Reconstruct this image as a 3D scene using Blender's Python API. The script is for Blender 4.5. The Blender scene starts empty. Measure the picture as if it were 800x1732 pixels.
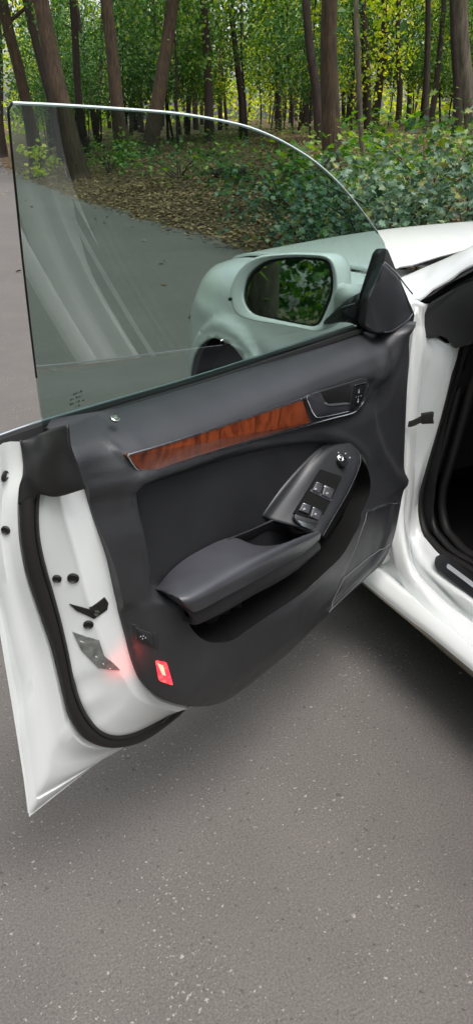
import bpy, bmesh, math, random
import numpy as np
from mathutils import Vector, Matrix
from mathutils.geometry import delaunay_2d_cdt
from mathutils.bvhtree import BVHTree
R = math.radians
random.seed(7); rng = np.random.default_rng(7)
scene = bpy.context.scene
col = scene.collection

# ------------------------------------------------------------ camera, sky, sun, exposure
cam_d = bpy.data.cameras.new("camera"); cam = bpy.data.objects.new("camera", cam_d); col.objects.link(cam)
CAM = Vector((-1.038, -1.455, 1.29))
fwd = Vector((0.38533, 0.80425, -0.45243))
cam.location = CAM
cam.rotation_euler = fwd.to_track_quat('-Z', 'Y').to_euler()
cam_d.sensor_fit = 'VERTICAL'; cam_d.sensor_height = 36; cam_d.lens = 27.23
cam_d.clip_start = 0.02; cam_d.clip_end = 1500
scene.camera = cam

SUN_EL, SUN_AZ = 68, 172          # azimuth measured from +Y towards +X
world = bpy.data.worlds.new("World"); scene.world = world; world.use_nodes = True
wn = world.node_tree; wn.nodes.clear()
sky = wn.nodes.new("ShaderNodeTexSky"); sky.sky_type = 'NISHITA'; sky.sun_disc = False
sky.sun_elevation = R(SUN_EL); sky.sun_rotation = R(SUN_AZ); sky.dust_density = 4; sky.ozone_density = 0.6; sky.air_density = 1.0
hsv = wn.nodes.new("ShaderNodeHueSaturation"); hsv.inputs["Saturation"].default_value = 0.38
bg = wn.nodes.new("ShaderNodeBackground"); bg.inputs["Strength"].default_value = 0.15
wo = wn.nodes.new("ShaderNodeOutputWorld")
wn.links.new(sky.outputs[0], hsv.inputs["Color"]); wn.links.new(hsv.outputs[0], bg.inputs["Color"]); wn.links.new(bg.outputs[0], wo.inputs["Surface"])
sun_d = bpy.data.lights.new("sun", 'SUN'); sun = bpy.data.objects.new("sun", sun_d); col.objects.link(sun)
sun_d.energy = 1.45; sun_d.angle = R(34); sun_d.color = (1.0, 0.965, 0.91)
sd = Vector((math.sin(R(SUN_AZ)) * math.cos(R(SUN_EL)), math.cos(R(SUN_AZ)) * math.cos(R(SUN_EL)), math.sin(R(SUN_EL))))
sun.rotation_euler = sd.to_track_quat('Z', 'Y').to_euler()
vs = scene.view_settings
vs.view_transform = 'Standard'; vs.look = 'None'; vs.gamma = 1; vs.use_curve_mapping = False; vs.exposure = 0.95
scene.cycles.max_bounces = 10; scene.cycles.transparent_max_bounces = 16; scene.cycles.caustics_reflective = False

# ------------------------------------------------------------ materials
def lin(h):
    h = h.lstrip('#'); c = [int(h[i:i + 2], 16) / 255 for i in (0, 2, 4)]
    return tuple(((v + 0.055) / 1.055) ** 2.4 if v > 0.04045 else v / 12.92 for v in c) + (1,)
class NT:
    def __init__(s, name):
        s.m = bpy.data.materials.new(name); s.m.use_nodes = True; s.t = s.m.node_tree; s.n = s.t.nodes; s.l = s.t.links
        s.n.clear(); s.out = s.n.new("ShaderNodeOutputMaterial")
        s.tc = s.n.new("ShaderNodeTexCoord")
    def add(s, typ, **kw):
        n = s.n.new(typ)
        for k, v in kw.items():
            if k in n.inputs: n.inputs[k].default_value = v
            else: setattr(n, k, v)
        return n
    def link(s, a, b): s.l.new(a, b)
    def noise(s, scale, detail=4, rough=.55, vec=None, coord='Object'):
        n = s.add("ShaderNodeTexNoise", Scale=scale, Detail=detail, Roughness=rough)
        s.link(vec if vec is not None else s.tc.outputs[coord], n.inputs['Vector']); return n
    def ramp(s, src, stops):
        r = s.n.new("ShaderNodeValToRGB"); e = r.color_ramp.elements
        while len(e) < len(stops): e.new(.5)
        for el, (p, c) in zip(e, stops): el.position = p; el.color = c
        s.link(src, r.inputs[0]); return r
    def bump(s, src, strength, dist, prev=None):
        b = s.add("ShaderNodeBump", Strength=strength, Distance=dist); s.link(src, b.inputs['Height'])
        if prev: s.link(prev.outputs[0], b.inputs['Normal'])
        return b
    def pbr(s, **kw):
        p = s.add("ShaderNodeBsdfPrincipled", **{k: v for k, v in kw.items()}); s.link(p.outputs[0], s.out.inputs[0]); s.p = p; return p
def g(v): return (v, v, v, 1)

def mat_paint():
    t = NT("white_paint"); n = t.noise(3, 5)
    r = t.ramp(n.outputs[0], [(.3, (.69, .71, .712, 1)), (.7, (.72, .74, .742, 1))])
    p = t.pbr(Roughness=.35); p.inputs['Coat Weight'].default_value = .6; p.inputs['Coat Roughness'].default_value = .06
    t.link(r.outputs[0], p.inputs['Base Color']); return t.m
def mat_plastic(name, c, rough=.5, grain=900, bs=.15, spec=.5, var=.25):
    t = NT(name); n = t.noise(6, 5); c = Vector(c[:3])
    r = t.ramp(n.outputs[0], [(.3, (*(c * (1 - var)), 1)), (.7, (*(c * (1 + var)), 1))])
    p = t.pbr(Roughness=rough); p.inputs['Specular IOR Level'].default_value = spec
    t.link(r.outputs[0], p.inputs['Base Color'])
    v = t.add("ShaderNodeTexVoronoi", Scale=grain); t.link(t.tc.outputs['Object'], v.inputs['Vector'])
    b = t.bump(v.outputs['Distance'], bs, .0006); t.link(b.outputs[0], p.inputs['Normal'])
    n2 = t.noise(25, 4); m = t.add("ShaderNodeMapRange"); t.link(n2.outputs[0], m.inputs[0])
    m.inputs[3].default_value = rough - .06; m.inputs[4].default_value = rough + .08
    t.link(m.outputs[0], p.inputs['Roughness']); return t.m
def mat_metal(name, c, rough):
    t = NT(name); p = t.pbr(Metallic=1.0, Roughness=rough); p.inputs['Base Color'].default_value = (*c[:3], 1)
    n = t.noise(60, 3); b = t.bump(n.outputs[0], .03, .001); t.link(b.outputs[0], p.inputs['Normal']); return t.m
def mat_wood():
    t = NT("burl_wood"); mp = t.add("ShaderNodeMapping"); t.link(t.tc.outputs['Object'], mp.inputs[0])
    mp.inputs['Scale'].default_value = (1, 1.0, .8); mp.inputs['Rotation'].default_value = (R(14), 0, 0)
    w = t.noise(9, 3, .5, mp.outputs[0])
    mx = t.add("ShaderNodeVectorMath", operation='MULTIPLY_ADD'); t.link(w.outputs['Color'], mx.inputs[0]); mx.inputs[1].default_value = (.12, .12, .12); t.link(mp.outputs[0], mx.inputs[2])
    st = t.add("ShaderNodeMapping"); t.link(mx.outputs[0], st.inputs[0]); st.inputs['Scale'].default_value = (1, 55, 20)
    n = t.noise(1.0, 6, .62, st.outputs[0])
    n2 = t.noise(240, 3, .6, mx.outputs[0])
    a = t.add("ShaderNodeMath", operation='MULTIPLY_ADD'); t.link(n2.outputs[0], a.inputs[0]); a.inputs[1].default_value = .22; t.link(n.outputs[0], a.inputs[2])
    r = t.ramp(a.outputs[0], [(.40, lin('#2a1108')), (.54, lin('#572511')), (.66, lin('#78381b')), (.78, lin('#50200f')), (.88, lin('#6b3117'))])
    p = t.pbr(Roughness=.38); p.inputs['Coat Weight'].default_value = .5; p.inputs['Coat Roughness'].default_value = .12
    t.link(r.outputs[0], p.inputs['Base Color']); return t.m
def mat_glass():
    t = NT("tinted_glass")
    fr = t.add("ShaderNodeFresnel", IOR=2.1); ge = t.n.new("ShaderNodeNewGeometry")
    inv = t.add("ShaderNodeMath", operation='SUBTRACT'); inv.inputs[0].default_value = 1; t.link(ge.outputs['Backfacing'], inv.inputs[1])
    f = t.add("ShaderNodeMath", operation='MULTIPLY'); t.link(fr.outputs[0], f.inputs[0]); t.link(inv.outputs[0], f.inputs[1])
    tr = t.n.new("ShaderNodeBsdfTransparent"); tr.inputs[0].default_value = (.665, .762, .73, 1)
    gl = t.add("ShaderNodeBsdfGlossy", Roughness=0.0)
    mx = t.n.new("ShaderNodeMixShader"); t.link(f.outputs[0], mx.inputs[0]); t.link(tr.outputs[0], mx.inputs[1]); t.link(gl.outputs[0], mx.inputs[2])
    t.link(mx.outputs[0], t.out.inputs[0]); return t.m
def mat_leaf(name, stops, trans=.35, rough=.5):
    t = NT(name); ge = t.n.new("ShaderNodeNewGeometry")
    r = t.ramp(ge.outputs['Random Per Island'], stops)
    n = t.noise(1.3, 2); h = t.add("ShaderNodeHueSaturation"); t.link(r.outputs[0], h.inputs['Color'])
    mr = t.add("ShaderNodeMapRange"); t.link(n.outputs[0], mr.inputs[0]); mr.inputs[1].default_value = .3; mr.inputs[2].default_value = .7; mr.inputs[3].default_value = .65; mr.inputs[4].default_value = 1.25
    t.link(mr.outputs[0], h.inputs['Value'])
    p = t.add("ShaderNodeBsdfPrincipled", Roughness=rough); t.link(h.outputs[0], p.inputs['Base Color'])
    tl = t.n.new("ShaderNodeBsdfTranslucent"); hs = t.add("ShaderNodeHueSaturation", Saturation=1.15, Value=1.5); t.link(h.outputs[0], hs.inputs['Color']); t.link(hs.outputs[0], tl.inputs[0])
    mx = t.n.new("ShaderNodeMixShader"); mx.inputs[0].default_value = trans; t.link(p.outputs[0], mx.inputs[1]); t.link(tl.outputs[0], mx.inputs[2])
    t.link(mx.outputs[0], t.out.inputs[0]); return t.m
def mat_bark(name, a, b):
    t = NT(name); mp = t.add("ShaderNodeMapping"); t.link(t.tc.outputs['Object'], mp.inputs[0]); mp.inputs['Scale'].default_value = (1, 1, .16)
    n = t.noise(26, 7, .65, mp.outputs[0]); n2 = t.noise(2.2, 4)
    r = t.ramp(n.outputs[0], [(.32, a), (.68, b)])
    p = t.pbr(Roughness=.9); mxx = t.add("ShaderNodeMix", data_type='RGBA', blend_type='MULTIPLY')
    mxx.inputs[0].default_value = .6; r2 = t.ramp(n2.outputs[0], [(.35, g(.55)), (.65, g(1.15))])
    t.link(r.outputs[0], mxx.inputs[6]); t.link(r2.outputs[0], mxx.inputs[7]); t.link(mxx.outputs[2], p.inputs['Base Color'])
    bb = t.bump(n.outputs[0], .9, .03); t.link(bb.outputs[0], p.inputs['Normal']); return t.m
def mat_asphalt():
    t = NT("asphalt")
    big = t.noise(.7, 4); mid = t.noise(6, 5, .6); fine = t.noise(230, 3, .7); grit = t.noise(105, 3, .55); patch = t.noise(3.5, 4, .65)
    r = t.ramp(fine.outputs[0], [(.3, (.076, .070, .066, 1)), (.7, (.160, .149, .141, 1))])
    r2 = t.ramp(big.outputs[0], [(.3, (.88, .875, .865, 1)), (.7, (1.07, 1.06, 1.055, 1))])
    m1 = t.add("ShaderNodeMix", data_type='RGBA', blend_type='MULTIPLY'); m1.inputs[0].default_value = 1
    t.link(r.outputs[0], m1.inputs[6]); t.link(r2.outputs[0], m1.inputs[7])
    r3 = t.ramp(mid.outputs[0], [(.3, (.93, .93, .935, 1)), (.7, (1.05, 1.045, 1.04, 1))])
    m2 = t.add("ShaderNodeMix", data_type='RGBA', blend_type='MULTIPLY'); m2.inputs[0].default_value = 1
    t.link(m1.outputs[2], m2.inputs[6]); t.link(r3.outputs[0], m2.inputs[7])
    thr = t.add("ShaderNodeMapRange"); t.link(patch.outputs[0], thr.inputs[0]); thr.inputs[1].default_value = .35; thr.inputs[2].default_value = .68; thr.inputs[3].default_value = .71; thr.inputs[4].default_value = .595
    df = t.add("ShaderNodeMath", operation='SUBTRACT'); t.link(grit.outputs[0], df.inputs[0]); t.link(thr.outputs[0], df.inputs[1])
    ms = t.add("ShaderNodeMapRange"); t.link(df.outputs[0], ms.inputs[0]); ms.inputs[1].default_value = 0; ms.inputs[2].default_value = .03
    m3 = t.add("ShaderNodeMix", data_type='RGBA'); t.link(ms.outputs[0], m3.inputs[0]); t.link(m2.outputs[2], m3.inputs[6]); m3.inputs[7].default_value = (.28, .26, .245, 1)
    pit = t.noise(70, 3, .55); pm = t.add("ShaderNodeMapRange"); t.link(pit.outputs[0], pm.inputs[0]); pm.inputs[1].default_value = .36; pm.inputs[2].default_value = .30; pm.inputs[3].default_value = 0; pm.inputs[4].default_value = .65
    m4 = t.add("ShaderNodeMix", data_type='RGBA'); t.link(pm.outputs[0], m4.inputs[0]); t.link(m3.outputs[2], m4.inputs[6]); m4.inputs[7].default_value = (.05, .045, .04, 1)
    p = t.pbr(Roughness=.75); t.link(m4.outputs[2], p.inputs['Base Color']); p.inputs['Specular IOR Level'].default_value = .25
    b1 = t.bump(fine.outputs[0], .38, .003); b2 = t.bump(ms.outputs[0], .6, .004, b1); b3 = t.bump(pm.outputs[0], -.5, .004, b2)
    t.link(b3.outputs[0], p.inputs['Normal']); return t.m
def mat_soil():
    t = NT("forest_soil"); n = t.noise(9, 7, .7); n2 = t.noise(.6, 3)
    r = t.ramp(n.outputs[0], [(.3, lin('#2a2018')), (.5, lin('#4f3f28')), (.62, lin('#6b5634')), (.75, lin('#3d3a20'))])
    p = t.pbr(Roughness=.95); t.link(r.outputs[0], p.inputs['Base Color'])
    b = t.bump(n.outputs[0], 1, .06); t.link(b.outputs[0], p.inputs['Normal']); return t.m

M = dict(
    paint=mat_paint(),
    trim=mat_plastic("charcoal_soft_trim", (.025, .026, .0295), .42, 520, .34, .6),
    insert=mat_plastic("black_leatherette", (.016, .0165, .019), .55, 500, .3, .4),
    soft=mat_plastic("charcoal_armrest_skin", (.044, .045, .053), .34, 900, .15, .6),
    pod=mat_plastic("black_satin_plastic", (.020, .021, .024), .36, 1200, .1, .55),
    rubber=mat_plastic("black_rubber", (.013, .012, .012), .55, 300, .1, .4),
    rubber2=mat_plastic("black_rubber_cap", (.011, .011, .012), .5, 200, .1, .5),
    piano=mat_plastic("gloss_black_plastic", (.011, .012, .013), .16, 900, .02, .5),
    dark=mat_plastic("dark_cabin_plastic", (.010, .010, .011), .7, 400, .1, .25),
    carpet=mat_plastic("black_carpet", (.008, .008, .008), .95, 300, .6, .1),
    seat=mat_plastic("black_seat_leather", (.012, .012, .013), .6, 250, .3, .3),
    glint=mat_plastic("pale_grey_glint", (.13, .135, .14), .4, 900, .05),  # paler than the trim: edge highlights put into the colour
    chrome=mat_metal("chrome", (.82, .83, .85), .16),
    alu=mat_metal("brushed_aluminium", (.72, .75, .79), .28),
    satin=mat_metal("satin_dark_chrome", (.33, .36, .31), .2),
    wood=mat_wood(), glass=mat_glass(),
    tyre=mat_plastic("tyre_rubber", (.018, .018, .018), .85, 120, .4, .3),
    underseal=mat_plastic("tan_underseal", (.16, .145, .12), .7, 60, .2, .3),
    asphalt=mat_asphalt(), soil=mat_soil(),
    bark=mat_bark("brown_bark", lin('#241b15'), lin('#54432f')),
    bark_dark=mat_bark("dark_bark", lin('#191310'), lin('#3b2d24')),
    bark_grey=mat_bark("grey_bark", lin('#443b30'), lin('#7a7060')),
)
t = NT("pale_grit"); p = t.pbr(Roughness=.8); ge_ = t.n.new('ShaderNodeNewGeometry'); r = t.ramp(ge_.outputs['Random Per Island'], [(0, (.09, .08, .07, 1)), (.5, (.24, .22, .20, 1)), (1, (.42, .38, .34, 1))]); t.link(r.outputs[0], p.inputs['Base Color']); M['grit'] = t.m
t = NT("anodised_strip"); p = t.pbr(Metallic=.45, Roughness=.42); n = t.noise(40, 3); r = t.ramp(n.outputs[0], [(.3, (.66, .69, .74, 1)), (.7, (.76, .79, .84, 1))]); t.link(r.outputs[0], p.inputs['Base Color']); M['silver'] = t.m
t = NT("mirror_glass"); p = t.pbr(Metallic=1., Roughness=.015); p.inputs['Base Color'].default_value = (.62, .70, .66, 1); n = t.noise(4, 2); b = t.bump(n.outputs[0], .004, .002); t.link(b.outputs[0], p.inputs['Normal']); M['mirror'] = t.m
t = NT("dark_window_glass"); p = t.pbr(Roughness=.03); p.inputs['Base Color'].default_value = (.012, .016, .015, 1); n = t.noise(3, 2); b = t.bump(n.outputs[0], .01, .002); t.link(b.outputs[0], p.inputs['Normal']); M['darkglass'] = t.m
t = NT("highlit_glass_edge"); p = t.pbr(Roughness=.12); p.inputs['Base Color'].default_value = (.55, .64, .63, 1); n = t.noise(30, 2); b = t.bump(n.outputs[0], .1, .001); t.link(b.outputs[0], p.inputs['Normal']); M['glassedge'] = t.m  # pale tone paints the white highlight along the top of the pane
t = NT("etched_print"); p = t.pbr(Roughness=.6); n = t.noise(200, 2); r = t.ramp(n.outputs[0], [(.3, g(.03)), (.7, g(.06))]); t.link(r.outputs[0], p.inputs['Base Color']); M['print'] = t.m
t = NT("pale_print"); p = t.pbr(Roughness=.5); n = t.noise(200, 2); r = t.ramp(n.outputs[0], [(.3, g(.5)), (.7, g(.62))]); t.link(r.outputs[0], p.inputs['Base Color']); M['paleprint'] = t.m
t = NT("sticker_foil"); p = t.pbr(Roughness=.35); n = t.noise(70, 4, .6); r = t.ramp(n.outputs[0], [(.35, (.10, .105, .10, 1)), (.65, (.22, .23, .22, 1))]); t.link(r.outputs[0], p.inputs['Base Color']); M['sticker'] = t.m
t = NT("lit_red_lens"); p = t.pbr(Roughness=.15); p.inputs['Base Color'].default_value = (.5, .01, .015, 1)
gr = t.add("ShaderNodeTexVoronoi", Scale=90.0); t.link(t.tc.outputs['Object'], gr.inputs[0])
r = t.ramp(gr.outputs['Distance'], [(.1, (1, .07, .05, 1)), (.6, (1, .02, .035, 1))]); t.link(r.outputs[0], p.inputs['Emission Color']); p.inputs['Emission Strength'].default_value = 1.7; M['redlens'] = t.m
t = NT("lit_lamp_filament"); p = t.pbr(Roughness=.4); p.inputs['Base Color'].default_value = (1, .3, .2, 1); p.inputs['Emission Color'].default_value = (1, .22, .15, 1); p.inputs['Emission Strength'].default_value = 1.5; n = t.noise(300, 2); M['lampcore'] = t.m

# ------------------------------------------------------------ mesh helpers
def empty(name, loc=(0, 0, 0), rz=0, parent=None):
    o = bpy.data.objects.new(name, None); col.objects.link(o); o.location = loc; o.rotation_euler = (0, 0, rz); o.empty_display_size = .1
    if parent: o.parent = parent
    return o
def tag(o, label=None, cat=None, group=None, kind=None):
    if label: o['label'] = label
    if cat: o['category'] = cat
    if group: o['group'] = group
    if kind: o['kind'] = kind
    return o
def mobj(name, v, f, mat, parent=None, smooth=True, sharp=35, recalc=True, loc=None):
    me = bpy.data.meshes.new(name); me.from_pydata([tuple(map(float, p)) for p in v], [], [tuple(map(int, q)) for q in f])
    if recalc:
        bm = bmesh.new(); bm.from_mesh(me); bmesh.ops.remove_doubles(bm, verts=bm.verts, dist=1e-6)
        bmesh.ops.recalc_face_normals(bm, faces=bm.faces); bm.to_mesh(me); bm.free()
    if smooth:
        me.shade_smooth()
        if sharp: me.set_sharp_from_angle(angle=R(sharp))
    me.materials.append(mat)
    o = bpy.data.objects.new(name, me); col.objects.link(o)
    if parent: o.parent = parent
    if loc: o.location = loc
    return o
class MB:
    def __init__(s): s.v = []; s.f = []
    def add(s, v, f):
        k = len(s.v); s.v += [tuple(p) for p in v]; s.f += [tuple(i + k for i in q) for q in f]; return s
    def build(s, name, mat, parent=None, **kw): return mobj(name, s.v, s.f, mat, parent, **kw)
def catmull(P, n, closed=False):
    """n points evenly spaced by arc length on a Catmull-Rom curve through P"""
    P = np.asarray(P, float)
    if len(P) < 3:
        t = np.linspace(0, 1, n)[:, None]; return P[0] * (1 - t) + P[-1] * t
    Q = np.vstack([P[-1], P, P[0], P[1]]) if closed else np.vstack([2 * P[0] - P[1], P, 2 * P[-1] - P[-2]])
    out = []
    for i in range(1, len(Q) - 2):
        a, b, c, d = Q[i - 1:i + 3]; 
        t = np.linspace(0, 1, 13)[:-1, None]
        out.append(.5 * ((2 * b) + (c - a) * t + (2 * a - 5 * b + 4 * c - d) * t * t + (3 * b - a - 3 * c + d) * t ** 3))
    C = np.vstack(out + [Q[-2][None]])
    L = np.r_[0, np.cumsum(np.linalg.norm(np.diff(C, axis=0), axis=1))]
    s = np.linspace(0, L[-1], n + 1)[:-1] if closed else np.linspace(0, L[-1], n)
    return np.stack([np.interp(s, L, C[:, k]) for k in range(C.shape[1])], 1)
def catmull_i(P, sub):
    """curve through P with sub steps per span, span indices kept"""
    P = np.asarray(P, float); Q = np.vstack([2 * P[0] - P[1], P, 2 * P[-1] - P[-2]]); out = []
    for i in range(1, len(Q) - 2):
        a, b, c, d = Q[i - 1:i + 3]; t = np.linspace(0, 1, sub + 1)[:-1, None]
        out.append(.5 * ((2 * b) + (c - a) * t + (2 * a - 5 * b + 4 * c - d) * t * t + (3 * b - a - 3 * c + d) * t ** 3))
    return np.vstack(out + [P[-1][None]])
def grid_faces(nu, nv, cu=False, cv=False):
    f = []
    for i in range(nu if cu else nu - 1):
        for j in range(nv if cv else nv - 1):
            i2, j2 = (i + 1) % nu, (j + 1) % nv
            f.append((i * nv + j, i2 * nv + j, i2 * nv + j2, i * nv + j2))
    return f
def loft(name, curves, n, mat, parent=None, sub=4, closed_u=False, closed_v=False, thick=0, straight=False, sharp=40, resample=True):
    """surface through several curves (each resampled to n points), smooth across them"""
    C = [catmull(c, n, closed_u) if resample else np.asarray(c, float) for c in curves]; n = len(C[0])
    A = np.stack(C, 1)                     # n x k x 3
    rows = []
    for r in A: rows.append(r if straight or len(C) < 3 else catmull_i(r, sub))
    A = np.stack(rows, 0); nv = A.shape[1]
    o = mobj(name, A.reshape(-1, 3), grid_faces(n, nv, closed_u, closed_v), mat, parent, sharp=sharp, recalc=False)
    if thick:
        m = o.modifiers.new("thickness", 'SOLIDIFY'); m.thickness = thick; m.offset = 0
    return o
def tube_data(P, r, seg=8, cap=True, flat=None):
    P = np.asarray(P, float); n = len(P); r = np.broadcast_to(np.asarray(r, float), (n,))
    T = np.gradient(P, axis=0); T /= np.linalg.norm(T, axis=1)[:, None] + 1e-12
    ref = np.array([0, 0, 1.]) if abs(T[0][2]) < .9 else np.array([1., 0, 0])
    v = []
    N = np.cross(T[0], ref); N /= np.linalg.norm(N)
    for i in range(n):
        N = N - T[i] * (N @ T[i]); N /= np.linalg.norm(N); B = np.cross(T[i], N)
        for k in range(seg):
            a = 2 * math.pi * k / seg; v.append(P[i] + r[i] * (math.cos(a) * N + math.sin(a) * B * (flat or 1)))
    f = grid_faces(n, seg, False, True)
    if cap: f += [tuple(range(seg - 1, -1, -1)), tuple(range((n - 1) * seg, n * seg))]
    return v, f
def tube(name, P, r, mat, parent=None, seg=8, sm=0, closed=False, flat=None):
    P = np.asarray(P, float)
    if sm: P = catmull(P, sm)
    return mobj(name, *tube_data(P, r, seg, flat=flat), mat, parent, sharp=50)
def plate(name, pts, normal, thick, mat, parent=None, bevel=0.0, dome=0.0, back=None):
    """polygon slab: outline pts is its front rim, goes back by thick along -normal, rim bevelled"""
    pts = np.asarray(pts, float); nrm = np.asarray(normal, float); nrm /= np.linalg.norm(nrm); c = pts.mean(0); n = len(pts)
    e = np.roll(pts, -1, 0) - np.roll(pts, 1, 0); e /= np.linalg.norm(e, axis=1)[:, None] + 1e-9
    inw = np.cross(nrm, e); inw *= np.sign(((c - pts) * inw).sum(1).mean())
    rings = [pts - nrm * thick]
    if bevel: rings += [pts - nrm * bevel, pts - nrm * bevel * .3 + inw * bevel * .3, pts + inw * bevel]
    else: rings += [pts]
    if dome:
        base = rings[-1]
        for k, s in ((.7, .5), (.35, .87)): rings.append(c + (base - c) * k + nrm * dome * s)
    v = np.vstack(rings); f = grid_faces(len(rings), n, False, True); f.append(tuple(range(n))[::-1]); f.append(tuple((len(rings) - 1) * n + i for i in range(n)))
    return mobj(name, v, f, mat, parent, sharp=50)
def round_poly(pts, r, k=4):
    """round every corner of a polygon (3-D points)"""
    pts = np.asarray(pts, float); n = len(pts); out = []
    for i in range(n):
        a, b, c = pts[i - 1], pts[i], pts[(i + 1) % n]
        la, lc = np.linalg.norm(a - b), np.linalg.norm(c - b); d = min(r, la * .45, lc * .45)
        p, q = b + (a - b) / la * d, b + (c - b) / lc * d
        for t in np.linspace(0, 1, k + 1): out.append((1 - t) ** 2 * p + 2 * t * (1 - t) * b + t * t * q)
    return np.array(out)
def seg_dist(P, poly, closed=True):
    poly = np.asarray(poly, float); A = poly if closed else poly[:-1]; B = np.roll(poly, -1, 0) if closed else poly[1:]
    best = np.full(len(P), 1e9); sg = np.zeros(len(P))
    for a, b in zip(A, B):
        ab = b - a; t = np.clip(((P - a) @ ab) / (ab @ ab + 1e-12), 0, 1); d = np.linalg.norm(P - (a + t[:, None] * ab), axis=1)
        cr = ab[0] * (P[:, 1] - a[1]) - ab[1] * (P[:, 0] - a[0]); m = d < best; best[m] = d[m]; sg[m] = np.sign(cr[m])
    return best, sg
def inside(P, poly):
    poly = np.asarray(poly, float); r = np.zeros(len(P), bool); B = np.roll(poly, -1, 0)
    for (x1, y1), (x2, y2) in zip(poly, B):
        if y1 == y2: continue
        c = ((y1 > P[:, 1]) != (y2 > P[:, 1])) & (P[:, 0] < (x2 - x1) * (P[:, 1] - y1) / (y2 - y1) + x1); r ^= c
    return r
def sdist(P, poly):
    d, _ = seg_dist(P, poly); return np.where(inside(P, poly), d, -d)
def sstep(a, b, x):
    t = np.clip((np.asarray(x) - a) / (b - a), 0, 1); return t * t * (3 - 2 * t)
def offset_poly(poly, d, closed=True):
    poly = np.asarray(poly, float); e = np.roll(poly, -1, 0) - np.roll(poly, 1, 0)
    if not closed: e[0] = poly[1] - poly[0]; e[-1] = poly[-1] - poly[-2]
    e /= np.linalg.norm(e, axis=1)[:, None] + 1e-12
    return poly + d * np.stack([-e[:, 1], e[:, 0]], 1)
def cdt(outline, feats, spacing, holes=()):
    """triangulated 2-D sheet inside outline; feats are (polyline, closed) kept as edges"""
    outline = np.asarray(outline, float); V = [tuple(p) for p in outline]; n = len(V); E = [(i, (i + 1) % n) for i in range(n)]
    for h in holes:
        k = len(V); h = np.asarray(h); V += [tuple(p) for p in h]; E += [(k + i, k + (i + 1) % len(h)) for i in range(len(h))]
    allc = [outline] + [np.asarray(h) for h in holes]
    for fl, cl in feats:
        fl = np.asarray(fl, float); k = len(V); V += [tuple(p) for p in fl]; m = len(fl); E += [(k + i, k + (i + 1) % m) for i in range(m if cl else m - 1)]; allc.append(fl)
    lo, hi = outline.min(0), outline.max(0); xs = np.arange(lo[0], hi[0], spacing); ys = np.arange(lo[1], hi[1], spacing * .87)
    G = np.array([(x + (spacing / 2 if j % 2 else 0), y) for j, y in enumerate(ys) for x in xs])
    ok = inside(G, outline)
    for h in holes: ok &= ~inside(G, h)
    G = G[ok]; d = np.full(len(G), 1e9)
    for ci, c in enumerate(allc): d = np.minimum(d, seg_dist(G, c, True if ci <= len(holes) else feats[ci - 1 - len(holes)][1])[0])
    V += [tuple(p) for p in G[d > spacing * .45]]
    vo, eo, fo, *_ = delaunay_2d_cdt([Vector(p) for p in V], E, [], 1, 1e-6)
    vo = np.array([(p[0], p[1]) for p in vo]); fo = [tuple(q) for q in fo]
    if holes:
        c = np.array([vo[list(q)].mean(0) for q in fo]); keep = np.ones(len(fo), bool)
        for h in holes: keep &= ~inside(c, h)
        fo = [q for q, k in zip(fo, keep) if k]
    return vo, fo
def rim_of(faces):
    e = {}
    for q in faces:
        for i in range(len(q)):
            a, b = q[i], q[(i + 1) % len(q)]
            if (b, a) in e: e.pop((b, a))
            else: e[(a, b)] = 1
    return list(e)
def strip(name, P, width_dir, w, h_dir, h, mat, parent=None):
    """flat bar along polyline P"""
    P = np.asarray(P, float); wd = np.asarray(width_dir, float) * w / 2; hd = np.asarray(h_dir, float) * h
    v = []
    for p in P: v += [p - wd, p - wd * .6 + hd, p + wd * .6 + hd, p + wd]
    f = grid_faces(len(P), 4, False, True) + [(3, 2, 1, 0), tuple((len(P) - 1) * 4 + i for i in range(4))]
    return mobj(name, v, f, mat, parent, sharp=30)
def lathe(name, c, axis, prof, mat, parent=None, seg=20, squash=None):
    """turned part: prof = (radius, height) list along axis from c"""
    ax = Vector(axis).normalized(); u = ax.orthogonal().normalized(); w = ax.cross(u); v = []; c = Vector(c)
    for r, h in prof:
        for k in range(seg):
            a = 2 * math.pi * k / seg; v.append(c + u * (r * math.cos(a)) + w * (r * math.sin(a)) + ax * h)
    f = grid_faces(len(prof), seg, False, True) + [tuple(range(seg))[::-1], tuple((len(prof) - 1) * seg + i for i in range(seg))]
    return mobj(name, v, f, mat, parent, sharp=40)

# ------------------------------------------------------------ ground: road and forest floor
def edge_x(y): return 3.0 + .0048 * np.maximum(0, y - 12) ** 2 * np.where(y < 34, 1, 0) + np.where(y >= 34, .0048 * 484 + .21 * (y - 34), 0)
def ter(x, y):
    x = np.asarray(x, float); y = np.asarray(y, float)
    wob = .10 * np.sin(y * 1.7) + .07 * np.sin(y * 4.1 + 1)
    r = np.maximum(0, x - edge_x(y) - wob); l = np.maximum(0, -5.2 - x + .15 * np.sin(y * 1.3))
    h = 1.28 * (1 - np.exp(-r * .105)) + .6 * (1 - np.exp(-l * .1))
    bumps = .05 * np.sin(x * 1.9 + y * .7) * np.sin(y * 1.5 - x * .6) + .025 * np.sin(x * 5.1 + y * 3.3)
    return h + bumps * np.minimum(1, (r + l) * .5) - .012 * ((r + l) <= 0)
xs = np.r_[np.linspace(-400, -40, 10), np.linspace(-36, -6, 22), np.linspace(-5.5, 2.6, 10), np.linspace(2.7, 12, 63), np.linspace(12.4, 40, 50), np.linspace(45, 500, 14)]
ys = np.r_[np.linspace(-400, -40, 10), np.linspace(-36, -6, 20), np.linspace(-5, 30, 141), np.linspace(30.5, 60, 50), np.linspace(65, 600, 14)]
GX, GY = np.meshgrid(xs, ys, indexing='ij'); GZ = ter(GX, GY)
tag(mobj("forest_floor", np.stack([GX, GY, GZ], -1).reshape(-1, 3), grid_faces(len(xs), len(ys)), M['soil'], recalc=False, sharp=0), kind='structure')
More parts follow.
